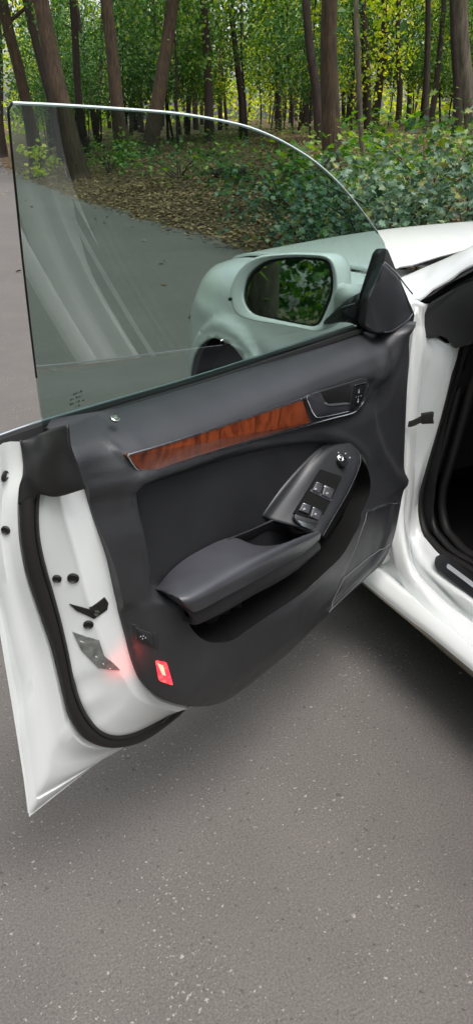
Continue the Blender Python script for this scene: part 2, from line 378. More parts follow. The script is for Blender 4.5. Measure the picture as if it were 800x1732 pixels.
ry = np.r_[np.linspace(-60, -6, 20), np.linspace(-5, 36, 165), np.linspace(37, 80, 20)]
rows = []
for y in ry:
    e = float(edge_x(y)) + .07 * math.sin(y * 1.9) + .05 * math.sin(y * 5.3 + 1) + .03 * math.sin(y * 13)
    rows.append([(-5.2 + .1 * math.sin(y * 2.1), y, 0), (-2, y, .0), (1.5, y, .0), (e - .3, y, 0), (e, y, -.004)])
tag(mobj("road", np.array(rows).reshape(-1, 3), grid_faces(len(ry), 5), M['asphalt'], recalc=False, sharp=0), kind='structure')

# ============================================================ the car (hinge line of its open door is x=y=0, car faces +y)
car = tag(empty("car"), "white car with its front door wide open, parked on the grey asphalt road", "car")
DOOR_ANGLE = 63.25
A3 = lambda L: np.array(L, float)
uz = lambda L: np.stack([-A3(L)[:, 1], A3(L)[:, 2]], 1)

# ---------------- door shell (white sheet metal), modelled closed, hung on its hinge
C0 = [(0.03,-1.0646,0.924),(0.015,-1.0633,0.8595),(0,-1.0622,0.793),(-0.005,-1.061,0.7059),(-0.005,-1.0564,0.6432),(-0.002,-1.0547,0.5582),(0,-1.0521,0.4953),(0,-1.0589,0.4374),(0,-1.06,0.3713),(0,-1.0643,0.2643)]
C0b = [(0,-1.0636,0.2609),(0,-1.0014,0.2611),(0,-0.9335,0.2602),(-0,-0.868,0.2592)]
C1 = [(0.045,-1.012,0.9206),(0.045,-1.0095,0.9058),(0.045,-1.0128,0.8776),(0.045,-1.0233,0.8601),(0.045,-1.0289,0.8424),(0.045,-1.0338,0.8047),(0.045,-1.0353,0.7828),(0.045,-1.0333,0.7306),(0.045,-1.0274,0.6937),(0.045,-1.0191,0.649),(0.045,-1.0072,0.5842),(0.045,-0.9991,0.5062),(0.045,-0.9935,0.4468),(0.045,-0.9729,0.3897),(0.045,-0.9442,0.3528),(0.045,-0.9127,0.325),(0.045,-0.8716,0.2995),(0.045,-0.8272,0.2833),(0.045,-0.7793,0.2814),(0.045,-0.7458,0.2852)]
C2 = [(0.06,-1.0003,0.9205),(0.06,-1.0007,0.9042),(0.06,-1.0026,0.8781),(0.06,-1.0054,0.8517),(0.06,-1.0092,0.8392),(0.06,-1.0144,0.8104),(0.06,-1.0159,0.7793),(0.06,-1.0128,0.7434),(0.06,-1.0074,0.7071),(0.06,-1.0017,0.6694),(0.06,-0.9968,0.6317),(0.06,-0.9909,0.5715),(0.06,-0.9866,0.5114),(0.06,-0.9759,0.4583),(0.06,-0.9583,0.4127),(0.06,-0.938,0.3802),(0.06,-0.9118,0.3544),(0.06,-0.8708,0.3322),(0.06,-0.8219,0.3187),(0.06,-0.7748,0.3063)]
C3 = [(0.094,-1.0025,0.9295),(0.094,-1.0005,0.9087),(0.094,-1.0009,0.8842),(0.094,-1.0027,0.8563),(0.094,-0.9993,0.8369),(0.094,-0.9962,0.8137),(0.094,-0.9885,0.7761),(0.094,-0.9814,0.7381),(0.094,-0.9743,0.6858),(0.094,-0.9674,0.6569),(0.094,-0.9643,0.6324),(0.094,-0.9598,0.6087),(0.094,-0.9435,0.5553),(0.094,-0.9252,0.5096),(0.094,-0.9136,0.4784),(0.094,-0.8997,0.4522),(0.094,-0.8824,0.4256),(0.094,-0.8585,0.4003),(0.094,-0.8305,0.3744),(0.094,-0.7979,0.3464)]
C4 = [(0.099,-0.9804,0.9237),(0.099,-0.9766,0.9062),(0.099,-0.9683,0.8826),(0.099,-0.9584,0.8515),(0.099,-0.9509,0.8238),(0.099,-0.9436,0.7899),(0.099,-0.9361,0.7546),(0.099,-0.9279,0.7217),(0.099,-0.922,0.6847),(0.099,-0.9167,0.6509),(0.099,-0.9091,0.6116),(0.099,-0.9014,0.5686),(0.099,-0.8947,0.5233),(0.099,-0.8855,0.4868),(0.099,-0.8763,0.4638),(0.099,-0.864,0.4384),(0.099,-0.8482,0.4152),(0.099,-0.8258,0.391),(0.099,-0.8023,0.3697),(0.099,-0.7748,0.3427)]
sh = MB()
def flange_curves():
    outer = np.vstack([catmull(C0, 40), catmull(C0b, 20)[1:], [(0, -.60, .257), (0, -.30, .256), (0, -.02, .258)]])
    return outer
o_edge = np.vstack([catmull(C0, 34), catmull(C0b, 16)])
s_edge = np.vstack([catmull(C1[:13], 34), catmull(C1[12:18], 17)[1:]])
m = 64
def rs(P, n): 
    P = np.asarray(P); L = np.r_[0, np.cumsum(np.linalg.norm(np.diff(P, axis=0), axis=1))]; s = np.linspace(0, L[-1], n); return np.stack([np.interp(s, L, P[:, k]) for k in range(3)], 1)
# flange: rear lip (outer skin hem, pressed channel, rise towards the seal)
oe = np.vstack([rs(o_edge[:34], 44), rs(o_edge[33:], 21)[1:]]); se = np.vstack([rs(s_edge[:34], 44), rs(s_edge[33:], 21)[1:]])
se = np.vstack([se[:1], .25 * se[:-2] + .5 * se[1:-1] + .25 * se[2:], se[-1:]])
def flange_row(i):
    a, b = oe[i], se[i]; up = np.array([1, 0, 0]); w = np.linalg.norm(b - a)
    k = lambda t, h: a * (1 - t) + b * t + up * h
    return [k(.0, -.004), k(0, 0), k(min(.02, .003 / w), .0015), k(.16, .002), k(.175, -.001), k(.24, .001), k(.42, .003), k(.56, -.003), k(.76, -.004), k(.90, .003), k(1, -.004)]
sh.add(np.array([flange_row(i) for i in range(len(oe))]).reshape(-1, 3), grid_faces(len(oe), 11))
# jamb face between seal and trim
def smooth(P, k=3):
    P = np.array(P)
    for _ in range(k): P[1:-1] = .25 * P[:-2] + .5 * P[1:-1] + .25 * P[2:]
    return P
cur = [smooth(catmull(c, 70), 5) for c in (C1, C2, C3, C4)]
jam = []
for i in range(70):
    a, b, c, d = (q[i] for q in cur); t = i / 69
    bul = np.array([0, -.004, 0])
    pts = [a * .5 + b * .5 + np.array([-.004, .004, 0]), b, b * .72 + c * .28 + bul * .2, b * .4 + c * .6 + bul * .1, b * .15 + c * .85, c, c * .8 + d * .2 + bul * .4, c * .4 + d * .6 + bul * .6, d, d + np.array([-.03, .02, .004])]
    jam.append(pts)
jam = np.array(jam); sm = np.stack([catmull_i(r, 3) for r in jam])
# pressed dish in the lower corner
cen = np.array([(0.075,-0.9659,0.4701)][0]); dd = np.linalg.norm(sm - cen, axis=2)
sm[..., 1] += .004 * (1 - sstep(.045, .07, dd)) * sstep(.004, .03, np.abs(dd - .0) )
sh.add(sm.reshape(-1, 3), grid_faces(70, sm.shape[1]))
# underside to the hinge and outer skin
low = np.array([(0.0, -.868, .259), (0.0, -.7, .278), (0.0, -.5, .300), (0.0, -.03, .335)])
in1 = np.array([(.045, -.83, .285), (.045, -.7, .295), (.045, -.5, .315), (.045, -.03, .35)]); in2 = np.array([(.10, -.78, .36), (.10, -.7, .37), (.10, -.5, .38), (.10, -.05, .40)])
sh.add(np.stack([rs(low, 20), rs(in1, 20), rs(in2, 20)], 1).reshape(-1, 3), grid_faces(20, 3))
sk = []
for z in np.linspace(0, 1, 24):
    row = []
    for t_ in np.linspace(0, 1, 16):
        zb0 = .259 + .076 * float(sstep(.18, 1, t_)); zz0 = .259 + z * .66; yr = -float(np.interp(zz0, [.26, .36, .5, .63, .92], [1.066, 1.064, 1.063, 1.063, 1.062]))
        y = yr + (-yr - .01) * t_; zt = .912 - .030 * t_; zz = zb0 + (zt - zb0) * z
        bulge = -.028 * math.sin(math.pi * min(1, z * .95)) ** .8 - .012 * math.exp(-((z - .62) / .06) ** 2)
        top = .046 - .06 * (-y - .55) - .03 + .028
        row.append((.001 + bulge * float(sstep(0, .35, t_)) + (top - .026) * float(sstep(.72, 1, z)), y, zz))
    sk.append(row)
sh.add(np.array(sk).reshape(-1, 3), grid_faces(24, 16))
# front end cap of the door
sh.add([(-.02, -.01, .27), (.11, -.02, .33), (.11, -.02, .88), (.0, -.01, .91)], [(0, 1, 2, 3)])
door = sh.build("door", M['paint'], car, sharp=50, recalc=False)
door.rotation_euler = (0, 0, -R(DOOR_ANGLE))
shell_bvh = BVHTree.FromPolygons([Vector(v.co) for v in door.data.vertices], [tuple(p.vertices) for p in door.data.polygons])
camL = Matrix.Rotation(R(DOOR_ANGLE), 4, 'Z') @ CAM      # a point well in front of the jamb, used to orient normals
def snap(P, lift=0.0):
    out = []
    for p in P:
        q, nr, *_ = shell_bvh.find_nearest(Vector(p)); 
        if nr.dot(camL - q) < 0: nr = -nr
        out.append((q + nr * lift, nr))
    return out
# seal round the shell, bulging between its two edges
rows = []
cc = [smooth(catmull(A3(C1)[4:], 80), 6), smooth(catmull(A3(C2)[3:], 80), 6)]
e1_ = np.vstack([cc[0], [[.03, -.66, .285], [.03, -.4, .31], [.03, -.04, .33]]]); e2_ = np.vstack([cc[1], [[.055, -.66, .300], [.055, -.4, .33], [.055, -.04, .35]]])
for i in range(len(e1_)):
    T = e1_[min(i + 1, len(e1_) - 1)] - e1_[max(i - 1, 0)]; T /= np.linalg.norm(T); W = e2_[i] - e1_[i]; wd = np.linalg.norm(W)
    U = np.cross(T, W); U *= np.sign(U @ np.array([.5, -.8, .2])) / np.linalg.norm(U)
    rows.append([e1_[i] + W * a + U * h for a, h in ((-.03, -.006), (0, .003), (.10, .0075), (.3, .010), (.55, .0095), (.72, .0065), (.77, .0035), (.83, .0055), (.93, .005), (1.0, .001), (1.01, -.006))])
mobj("door_seal", np.array(rows).reshape(-1, 3), grid_faces(len(rows), 11), M['rubber'], door, sharp=50, recalc=False)
# rubber corner cap at the end of the window sill
r0 = [(0.044,-1.012,0.9212),(0.052,-0.999,0.9239),(0.062,-0.99,0.9293),(0.1,-0.9976,0.9476),(0.128,-1.0005,0.9595)]
r1 = [(0.046,-1.0118,0.9019),(0.066,-1.0088,0.9092),(0.092,-1.0095,0.9216),(0.116,-1.0075,0.934),(0.13,-1.001,0.9323)]
r2 = [(0.047,-1.0144,0.8779),(0.068,-1.0156,0.8873),(0.094,-1.016,0.901),(0.118,-1.0085,0.9111),(0.13,-0.993,0.9026)]
r3 = [(0.046,-1.024,0.8606),(0.06,-1.0153,0.8648),(0.088,-1.0165,0.8756),(0.116,-1.0104,0.8829),(0.13,-0.9877,0.8795)]
r4 = [(0.046,-1.0293,0.8385),(0.058,-1.0144,0.8398),(0.07,-1.0123,0.8546),(0.102,-1.0092,0.8593),(0.13,-0.9838,0.8697)]
loft("corner_cap", [A3(c) + np.array([.002, -.005, 0]) for c in (r0, r1, r2, r3, r4)], 24, M['rubber2'], door, sub=5, thick=.003)
# plugs, latch, sticker on the jamb
def plug(px, r, name="rubber_plug", mat=None, dome=.003):
    (q, n), = snap(px); 
    return lathe(name, q + n * .0006, n, [(r * 1.02, 0), (r, dome * .6), (r * .8, dome), (r * .62, dome * .35), (r * .3, dome * .3)], mat or M['rubber'], door)
plug([(0.069,-1.0031,0.7162)], .0065); plug([(0.088,-0.9908,0.7154)], .0082); plug([(0.092,-0.9757,0.6285)], .0075)
plug([(0.025,-1.0429,0.7966)], .0062); plug([(0.028,-1.0379,0.8759)], .0075)
def jam_plate(name, px, mat, lift, thick, sub=1, bevel=0):
    s = snap(px, lift); P = np.array([q for q, n in s]); n = np.mean([n for q, n in s], axis=0)
    return plate(name, P, n, thick, mat, door, bevel)
lat1 = [(0.074,-0.9906,0.6702),(0.083,-0.9793,0.6639),(0.093,-0.971,0.6574),(0.095,-0.9657,0.6388),(0.089,-0.9753,0.6478),(0.08,-0.9842,0.6571)]
lat2 = [(0.097,-0.9755,0.6604),(0.097,-0.9591,0.6629),(0.097,-0.9446,0.6667),(0.097,-0.9387,0.6543),(0.097,-0.9422,0.6437),(0.097,-0.9676,0.6387)]
lp = jam_plate("latch_opening", lat1, M['rubber'], .0018, .009); jam_plate("latch_opening", lat2, M['rubber'], .0018, .009)
(q, n), = snap([(0.097,-0.9629,0.6496)]); lathe("latch_claw", q, n, [(.005, .002), (.005, .005), (.0025, .006)], M['satin'], door)
stl = [(0.069,-0.986,0.618),(0.08,-0.9718,0.6073),(0.094,-0.9599,0.597),(0.088,-0.9482,0.5621),(0.095,-0.9372,0.5406),(0.103,-0.9266,0.5207),(0.09,-0.9398,0.5296),(0.08,-0.9552,0.5412),(0.074,-0.9644,0.562),(0.069,-0.974,0.5831)]
jam_plate("sticker", stl, M['sticker'], .0020, .006)
prt = MB()
for a in range(4):
    b0 = A3([(0.073,-0.9778,0.6012),(0.08,-0.9596,0.5675),(0.084,-0.9507,0.5494),(0.088,-0.9411,0.5351)][a:a + 1])[0]
    s = snap([b0, b0 + np.array([.012, -.004, -.004])], .0028); p0, p1 = np.array(s[0][0]), np.array(s[1][0]); up = np.array([0, 0, .0012])
    k = len(prt.v); prt.v += [tuple(p0 - up), tuple(p1 - up), tuple(p1 + up), tuple(p0 + up)]; prt.f.append((k, k + 1, k + 2, k + 3))
stuff_sticker_print = prt.build("sticker_print", M['paleprint'], door, smooth=False)

# ---------------- window glass, belt seals, mirror triangle
gl0 = [(0.018,-0.9541,0.902),(0.025,-0.8236,0.899),(0.0358,-0.63,0.8961),(0.0476,-0.4225,0.8935),(0.0629,-0.1603,0.8922),(0.068,-0.157,0.9094),(0.0959,-0.1687,0.9998),(0.1194,-0.196,1.0676),(0.1312,-0.2521,1.1049),(0.1409,-0.3137,1.136),(0.1517,-0.3818,1.1691),(0.1636,-0.4617,1.2042),(0.1745,-0.5488,1.2366),(0.1825,-0.6364,1.2621),(0.1867,-0.7088,1.2783),(0.1878,-0.7698,1.2871),(0.187,-0.8536,1.2949),(0.1839,-0.9419,1.2989),(0.1807,-1.0179,1.3014),(0.179,-1.0555,1.3022),(0.1783,-1.0692,1.3026),(0.1774,-1.0727,1.3013),(0.1743,-1.0718,1.2956),(0.1587,-1.0611,1.2653),(0.1368,-1.0453,1.2209),(0.1081,-1.0247,1.1581),(0.0754,-1.0004,1.0783),(0.0457,-0.9776,0.9948)]
gpts = A3(gl0)
def glass_w(u, z): return .046 - .06 * (u - .55) + .29 * (z - .915) + .34 * (z - .915) ** 2
go = np.stack([-gpts[:, 1], gpts[:, 2]], 1); go = np.vstack([rs(np.c_[go[:6], np.zeros(6)], 20)[:, :2], catmull(np.c_[go[5:], np.zeros(len(go) - 5)], 90)[1:, :2], rs(np.c_[go[[-1, 0]], [0, 0]], 8)[1:-1, :2]])
vo, fo = cdt(go, [], .016); gx = glass_w(vo[:, 0], vo[:, 1]); gA = np.stack([gx, -vo[:, 0], vo[:, 1]], 1); gn = np.array([1, -.06, -.35]); gn /= np.linalg.norm(gn)
ng = len(gA); rm = rim_of(fo); f_ = fo + [tuple(i + ng for i in q[::-1]) for q in fo] + [(b, a, a + ng, b + ng) for a, b in rm]
mobj("window_glass", np.vstack([gA, gA - gn * .004]), f_, M['glass'], door, sharp=50)
tube("glass_edge", catmull(gpts[8:21], 60) - gn * .002, .0017, M['glassedge'], door, seg=6)
tube("glass_edge", catmull(gpts[20:], 40) - gn * .002, .0013, M['rubber'], door, seg=6)
bl = A3([(0.022,-1.0845,0.9165),(0.024,-1.0326,0.9171),(0.028,-0.9631,0.919),(0.037,-0.8337,0.9172),(0.047,-0.643,0.9125),(0.056,-0.4355,0.911),(0.065,-0.1638,0.9079)])
strip("belt_seal", catmull(bl[2:], 40) + np.array([.003, 0, -.007]), (1, 0, 0), .010, (0, 0, 1), .007, M['rubber'], door)
strip("outer_belt_seal", catmull(bl, 40) + np.array([-.016, 0, -.012]), (1, 0, 0), .020, (0, 0, 1), .012, M['rubber'], door)
tube("belt_bead", catmull(bl, 50) + np.array([-.018, 0, .0035]), .0012, M['alu'], door, seg=6)
# etched mark near the rear lower corner of the glass
em = MB()
marks = A3([(0.037,-0.9173,0.9553),(0.0372,-0.9133,0.9551),(0.0377,-0.9093,0.9559),(0.0378,-0.9052,0.9557),(0.0383,-0.9013,0.9564),(0.0347,-0.9173,0.9481),(0.0349,-0.9132,0.9479),(0.0356,-0.9083,0.9493),(0.0358,-0.9031,0.9488),(0.0362,-0.8981,0.9492),(0.0325,-0.9173,0.9408),(0.0327,-0.9132,0.9406),(0.0334,-0.9083,0.942),(0.0335,-0.9031,0.9415),(0.0339,-0.8958,0.9413),(0.0311,-0.9083,0.9347),(0.0315,-0.9021,0.9348)])
for i, p in enumerate(marks):
    a, b = .0011 + .0006 * ((i * 7) % 3), .0005 + .0005 * ((i * 5) % 3)
    em.add([p + np.array([0, -a, -b]), p + np.array([0, a, -b]), p + np.array([0, a, b]), p + np.array([0, -a, b])], [(0, 1, 2, 3)])
stuff_etched_mark = em.build("etched_mark", M['print'], door, smooth=False)

# black triangle that carries the mirror
tri_o = [(0.062,-0.165,0.9028),(0.072,-0.1772,0.9788),(0.086,-0.1625,1.0564),(0.088,-0.1529,1.0632),(0.088,-0.1256,1.0613),(0.09,-0.0522,0.9845),(0.092,0.023,0.905),(0.1,0.0031,0.8955),(0.11,-0.0452,0.8945),(0.11,-0.1201,0.8914),(0.1,-0.1586,0.8975)]
tri_i = [(0.085,-0.1916,0.9208),(0.092,-0.2007,0.9757),(0.1,-0.1617,1.041),(0.104,-0.1089,1.0117),(0.108,-0.0329,0.9196),(0.118,-0.0654,0.9131),(0.122,-0.1427,0.9026),(0.115,-0.1882,0.908)]
plate("mirror_triangle_frame", round_poly(A3(tri_o), .006), (1, -.25, .1), .014, M['rubber'], door, bevel=.004)
plate("mirror_triangle", round_poly(A3(tri_i), .007), (1, -.3, .12), .02, M['pod'], door, bevel=.003)
tube("triangle_bead", A3([(0.108,-0.1746,1.0422),(0.109,-0.1188,1.0125),(0.109,-0.0797,0.9871),(0.108,-0.0367,0.9611)]), .0016, M['alu'], door, seg=6, sm=12)
tube("triangle_bead", A3([(0.114,-0.0396,0.9204),(0.121,-0.0718,0.9147),(0.126,-0.1186,0.9118),(0.127,-0.1559,0.9083),(0.124,-0.1807,0.9103)]), .0012, M['alu'], door, seg=6, sm=12)

# ---------------- door trim panel: one moulded sheet with rolls, recesses and ledges
TO = [(0.09,-0.9685,0.939),(0.108,-0.9821,0.9265),(0.112,-0.9791,0.8906),(0.112,-0.9693,0.8609),(0.112,-0.9549,0.7988),(0.112,-0.9394,0.7327),(0.114,-0.9301,0.666),(0.114,-0.9153,0.5833),(0.114,-0.9076,0.5372),(0.114,-0.8986,0.5013),(0.116,-0.8891,0.4759),(0.118,-0.8749,0.4505),(0.124,-0.8529,0.4238),(0.13,-0.8178,0.3927),(0.13,-0.7747,0.3604),(0.13,-0.7216,0.3308),(0.13,-0.6718,0.3182),(0.13,-0.5759,0.3138),(0.13,-0.4708,0.3151),(0.13,-0.3555,0.3199),(0.13,-0.2282,0.3251),(0.13,-0.1156,0.3247),(0.13,-0.0725,0.3342),(0.13,-0.0393,0.3688),(0.13,-0.0226,0.4236),(0.13,-0.0121,0.491),(0.13,-0.0037,0.5237),(0.13,-0.0231,0.5566),(0.13,-0.0374,0.6497),(0.13,-0.0527,0.7719),(0.125,-0.0597,0.9106),(0.122,-0.0716,0.9049),(0.112,-0.1249,0.8964),(0.1,-0.1591,0.9),(0.062,-0.1576,0.9026),(0.056,-0.4353,0.9066),(0.056,-0.6539,0.913),(0.056,-0.8519,0.9227)]
TRo = uz(TO)
BELT = uz([(0.05,-0.98,0.9292),(0.05,-0.846,0.9224),(0.05,-0.6466,0.913),(0.05,-0.4266,0.907),(0.05,-0.1358,0.8991),(0.05,0.0756,0.8927)])[::-1]
RECo = uz([(0.13,-0.8975,0.827),(0.13,-0.8921,0.8359),(0.13,-0.88,0.8387),(0.13,-0.8134,0.8288),(0.13,-0.6718,0.8121),(0.13,-0.5552,0.7913),(0.13,-0.4192,0.7587),(0.13,-0.3408,0.7268),(0.13,-0.2648,0.6794),(0.13,-0.2143,0.6248),(0.135,-0.1963,0.5693),(0.14,-0.2277,0.5287),(0.145,-0.278,0.4982),(0.15,-0.3374,0.4734),(0.158,-0.4157,0.4738),(0.165,-0.5333,0.4783),(0.168,-0.6339,0.4875),(0.168,-0.6872,0.4905),(0.168,-0.7244,0.4919),(0.168,-0.7615,0.5063),(0.168,-0.7966,0.5305),(0.168,-0.8194,0.56),(0.168,-0.8327,0.5889),(0.165,-0.837,0.6055),(0.15,-0.84,0.6206),(0.14,-0.8837,0.6628),(0.135,-0.886,0.698),(0.13,-0.8882,0.7322),(0.13,-0.8932,0.7779)])
RECs = catmull(np.c_[RECo, np.zeros(len(RECo))], 110, True)[:, :2]
if np.sum(RECs[:, 0] * np.roll(RECs[:, 1], -1) - np.roll(RECs[:, 0], -1) * RECs[:, 1]) < 0: RECs = RECs[::-1]
ARM = uz([(0.12,-0.8912,0.6566),(0.12,-0.8633,0.6478),(0.12,-0.8122,0.6352),(0.12,-0.692,0.6052),(0.12,-0.5314,0.5676),(0.12,-0.3874,0.533),(0.12,-0.341,0.5709),(0.12,-0.293,0.604),(0.12,-0.2594,0.6432),(0.12,-0.2379,0.6653),(0.12,-0.1578,0.6775)])[::-1]          # height of the armrest on the panel
SPK = uz([(0.14,-0.2156,0.5181),(0.138,-0.1629,0.5139),(0.135,-0.047,0.4794),(0.133,-0.0523,0.4048),(0.134,-0.0734,0.3787),(0.15,-0.3382,0.4187),(0.15,-0.3845,0.3593),(0.15,-0.3373,0.4108),(0.145,-0.2727,0.4595)])
SPO = uz([(0.14,-0.211,0.522),(0.14,-0.1378,0.5075),(0.14,-0.058,0.4852),(0.14,-0.0692,0.4063),(0.14,-0.0986,0.3727),(0.14,-0.1392,0.3544),(0.14,-0.2493,0.3524),(0.14,-0.3644,0.3443),(0.14,-0.3216,0.3993),(0.14,-0.2778,0.4483)])
FRC = uz([(0.125,-0.078,0.9065),(0.13,-0.1411,0.8816),(0.13,-0.1847,0.8422),(0.13,-0.2122,0.7994),(0.13,-0.2176,0.7567),(0.13,-0.1965,0.7052),(0.13,-0.1476,0.6353),(0.13,-0.0784,0.5656),(0.13,-0.0082,0.5161)])
WDE = uz([(0.128,-0.9197,0.8991),(0.128,-0.9072,0.8899),(0.128,-0.8085,0.8805),(0.128,-0.6692,0.87),(0.128,-0.479,0.8556),(0.128,-0.296,0.8442),(0.128,-0.2279,0.8276),(0.128,-0.2187,0.8006),(0.128,-0.2619,0.7675),(0.128,-0.3584,0.7755),(0.128,-0.449,0.7905),(0.128,-0.6692,0.822),(0.128,-0.8107,0.8377),(0.128,-0.8583,0.8431),(0.128,-0.884,0.8522),(0.128,-0.9013,0.8671)])
def trim_w(P):
    u, z = P[:, 0], P[:, 1]
    t = np.interp(u, BELT[:, 0], BELT[:, 1]) - z + .09 * sstep(.15, .05, u)
    roll = np.interp(t, [-.02, 0, .006, .018, .034, .055, .075, .088, .100, .125, .16], [.050, .056, .078, .102, .120, .133, .137, .133, .127, .126, .130])
    edge = sdist(P, TRo)
    front = sstep(.30, .12, u)
    drear = np.maximum(0, edge)
    # lower part swells into the room
    amp = np.interp(u, [.0, .15, .3, .5, .8, .95], [.128, .131, .146, .166, .168, .160])
    zth = np.interp(u, [0, .2, .35, .5, .84, .88, 1.0], [.52, .52, .56, .62, .655, .655, .655])
    s = sstep(0, .020, zth - z)
    low = amp - np.interp(drear, [0, .02, .06, .14, .25], [.040, .026, .014, .004, 0]) * np.interp(u, [0, .2, .5, .7], [.12, .3, .85, 1])
    upw = roll
    # rear border turns away towards the jamb
    xr = np.interp(z, [.33, .40, .52, .69, .82, .9], [.80, .90, .930, .948, .945, .94]) 
    dr = xr - u
    up2 = upw - np.interp(dr, [-.02, 0, .015, .045, .062, .085], [.024, .019, .011, .000, -.006, -.0]) * sstep(.92, .86, z)
    low2 = low - np.interp(dr, [-.02, 0, .02, .05, .075, .10], [.024, .020, .014, .004, 0, 0]) * sstep(.36, .46, z)
    w = up2 * (1 - s) + low2 * s
    # crease towards the hinge side
    df, sg = seg_dist(P, FRC, False); inn = inside(P, np.vstack([FRC, [(-.1, .5), (-.1, .95)]]))
    w = w + np.where(inn, -.005 * sstep(0, .03, df) + .004 * np.exp(-(df / .012) ** 2), .004 * np.exp(-(df / .02) ** 2))
    kw = sstep(-.006, .010, sdist(P, WDE)); w = w * (1 - kw) + (.1305 * sstep(.30,.36,u) + .1305 * (1 - sstep(.30,.36,u))) * kw
    # speaker field
    ds = sdist(P, SPO); w = w - .006 * sstep(0, .0035, ds)
    # recessed door insert and pocket
    d = sdist(P, RECs)
    za = np.interp(u, ARM[:, 0], ARM[:, 1])
    pocket = sstep(.01, .035, za - z)
    floor_ = .112 * (1 - pocket) + .020 * pocket
    k = sstep(-.002, .016, d) * (1 - pocket) + sstep(.001, .0075, d) * pocket
    w = w * (1 - k) + np.minimum(floor_, w) * k
    w += .0035 * np.exp(-((d + .010) / .008) ** 2) * (d < 0) * (1 - pocket)
    return w
feats = [(RECs, True), (offset_poly(RECs, .001), True), (offset_poly(RECs, .0038), True), (offset_poly(RECs, .008), True), (offset_poly(RECs, .014), True), (offset_poly(RECs, -.005), True), (SPO[[0, 1, 2, 3, 4, 5]], False)]
TRs = np.vstack([catmull(np.c_[TRo, np.zeros(len(TRo))][:31], 150)[:, :2], TRo[31:]])
vo, fo = cdt(TRs, feats[:6], .0065)
w = trim_w(vo); V3 = np.stack([w, -vo[:, 0], vo[:, 1]], 1)
rim = rim_of(fo); nv = len(V3); back = V3.copy(); back[:, 0] = np.minimum(back[:, 0] - .004, .05)
c2 = vo.mean(0)
sk_v, sk_f, idx = [], [], {}
for a, b in rim:
    for q in (a, b):
        if q not in idx: idx[q] = nv + len(sk_v); p = back[q].copy(); p[1:] = V3[q, 1:] * .985 + np.array([-c2[0], c2[1]]) * .015; sk_v.append(p)
    sk_f.append((b, a, idx[a], idx[b]))
trim = mobj("trim_panel", np.vstack([V3, sk_v]), fo + sk_f, M['trim'], door, sharp=60, recalc=False)
# leatherette insert above the armrest and black sheet painting the shade in the pocket below
def recess_part(name, off, lift, mat, above):
    o = offset_poly(RECs, off); vo, fo = cdt(o, [(offset_poly(RECs, off + k_)[::2], True) for k_ in (.0025, .0055)], .009)
    cen = np.array([vo[list(q)].mean(0) for q in fo]); za = np.interp(cen[:, 0], ARM[:, 0], ARM[:, 1]) - np.where(above, .012, .012 + .022 * (cen[:, 0] > .56))
    fo = [q for q, a in zip(fo, cen[:, 1] > za) if a == above]; us = sorted({i for q in fo for i in q}); mp = {a: k for k, a in enumerate(us)}; vo = vo[us]; fo = [tuple(mp[i] for i in q) for q in fo]
    mobj(name, np.stack([trim_w(vo) + lift, -vo[:, 0], vo[:, 1]], 1), fo, mat, door, sharp=60, recalc=False)
recess_part("door_insert", .010, .0018, M['insert'], True)
recess_part("pocket_shade", .0012, .0012, M['carpet'], False)  # very dark material gives the hollow its shade by colour
# pale lines that paint the light caught on the speaker grille edges
def on_trim(P2, lift): 
    P2 = np.asarray(P2); return np.stack([trim_w(P2) + lift, -P2[:, 0], P2[:, 1]], 1)
tube("speaker_edge_glint", on_trim(rs(np.c_[uz([(0.13,-0.0618,0.3738),(0.13,-0.1244,0.3761),(0.13,-0.237,0.3893),(0.13,-0.2968,0.3937),(0.13,-0.3214,0.3696),(0.13,-0.3497,0.3353)]), np.zeros(6)], 40)[:, :2], .0015), .0011, M['glint'], door, seg=6)
tube("speaker_edge_glint", on_trim(rs(np.c_[uz([(0.132,-0.3532,0.338),(0.132,-0.2335,0.3382),(0.132,-0.1225,0.3436),(0.132,-0.0841,0.36),(0.132,-0.0694,0.3779)]), np.zeros(5)], 40)[:, :2], .0012), .0009, M['glint'], door, seg=6)
tube("speaker_edge_glint", on_trim(rs(np.c_[uz([(0.132,-0.3057,0.3989),(0.132,-0.2556,0.4428),(0.132,-0.2225,0.4847),(0.132,-0.1954,0.5147),(0.132,-0.1214,0.5001),(0.132,-0.0404,0.4759)]), np.zeros(6)], 40)[:, :2], .001), .0008, M['glint'], door, seg=6)

# wood inlay with chrome beads
WD = [(0.1335,-0.9129,0.8889),(0.1335,-0.8148,0.8783),(0.1335,-0.6763,0.8674),(0.1335,-0.4872,0.8524),(0.1335,-0.4765,0.8354),(0.1335,-0.4584,0.8014),(0.1335,-0.6763,0.8306),(0.1335,-0.8165,0.8458),(0.1335,-0.8589,0.8494),(0.1335,-0.8779,0.8533),(0.1335,-0.8914,0.8599),(0.1335,-0.902,0.8714)]
plate("wood_inlay", round_poly(A3(WD), .004), (1, 0, 0), .012, M['wood'], door, bevel=.0015, dome=.0)
tube("chrome_bead", A3([(0.134,-0.9143,0.8912),(0.134,-0.8153,0.8809),(0.134,-0.677,0.8701),(0.134,-0.4882,0.8561)]), .0014, M['chrome'], door, seg=6, sm=30)
tube("chrome_bead", A3([(0.134,-0.9133,0.8892),(0.134,-0.9046,0.8733),(0.134,-0.8942,0.861),(0.134,-0.8784,0.8528),(0.134,-0.8583,0.8484),(0.134,-0.8171,0.8448),(0.134,-0.677,0.8295),(0.134,-0.4591,0.8),(0.134,-0.3697,0.7872),(0.134,-0.3158,0.779),(0.134,-0.2882,0.7786),(0.134,-0.2684,0.7878),(0.134,-0.2563,0.8017),(0.134,-0.2474,0.8214)]), .0014, M['chrome'], door, seg=6, sm=60)
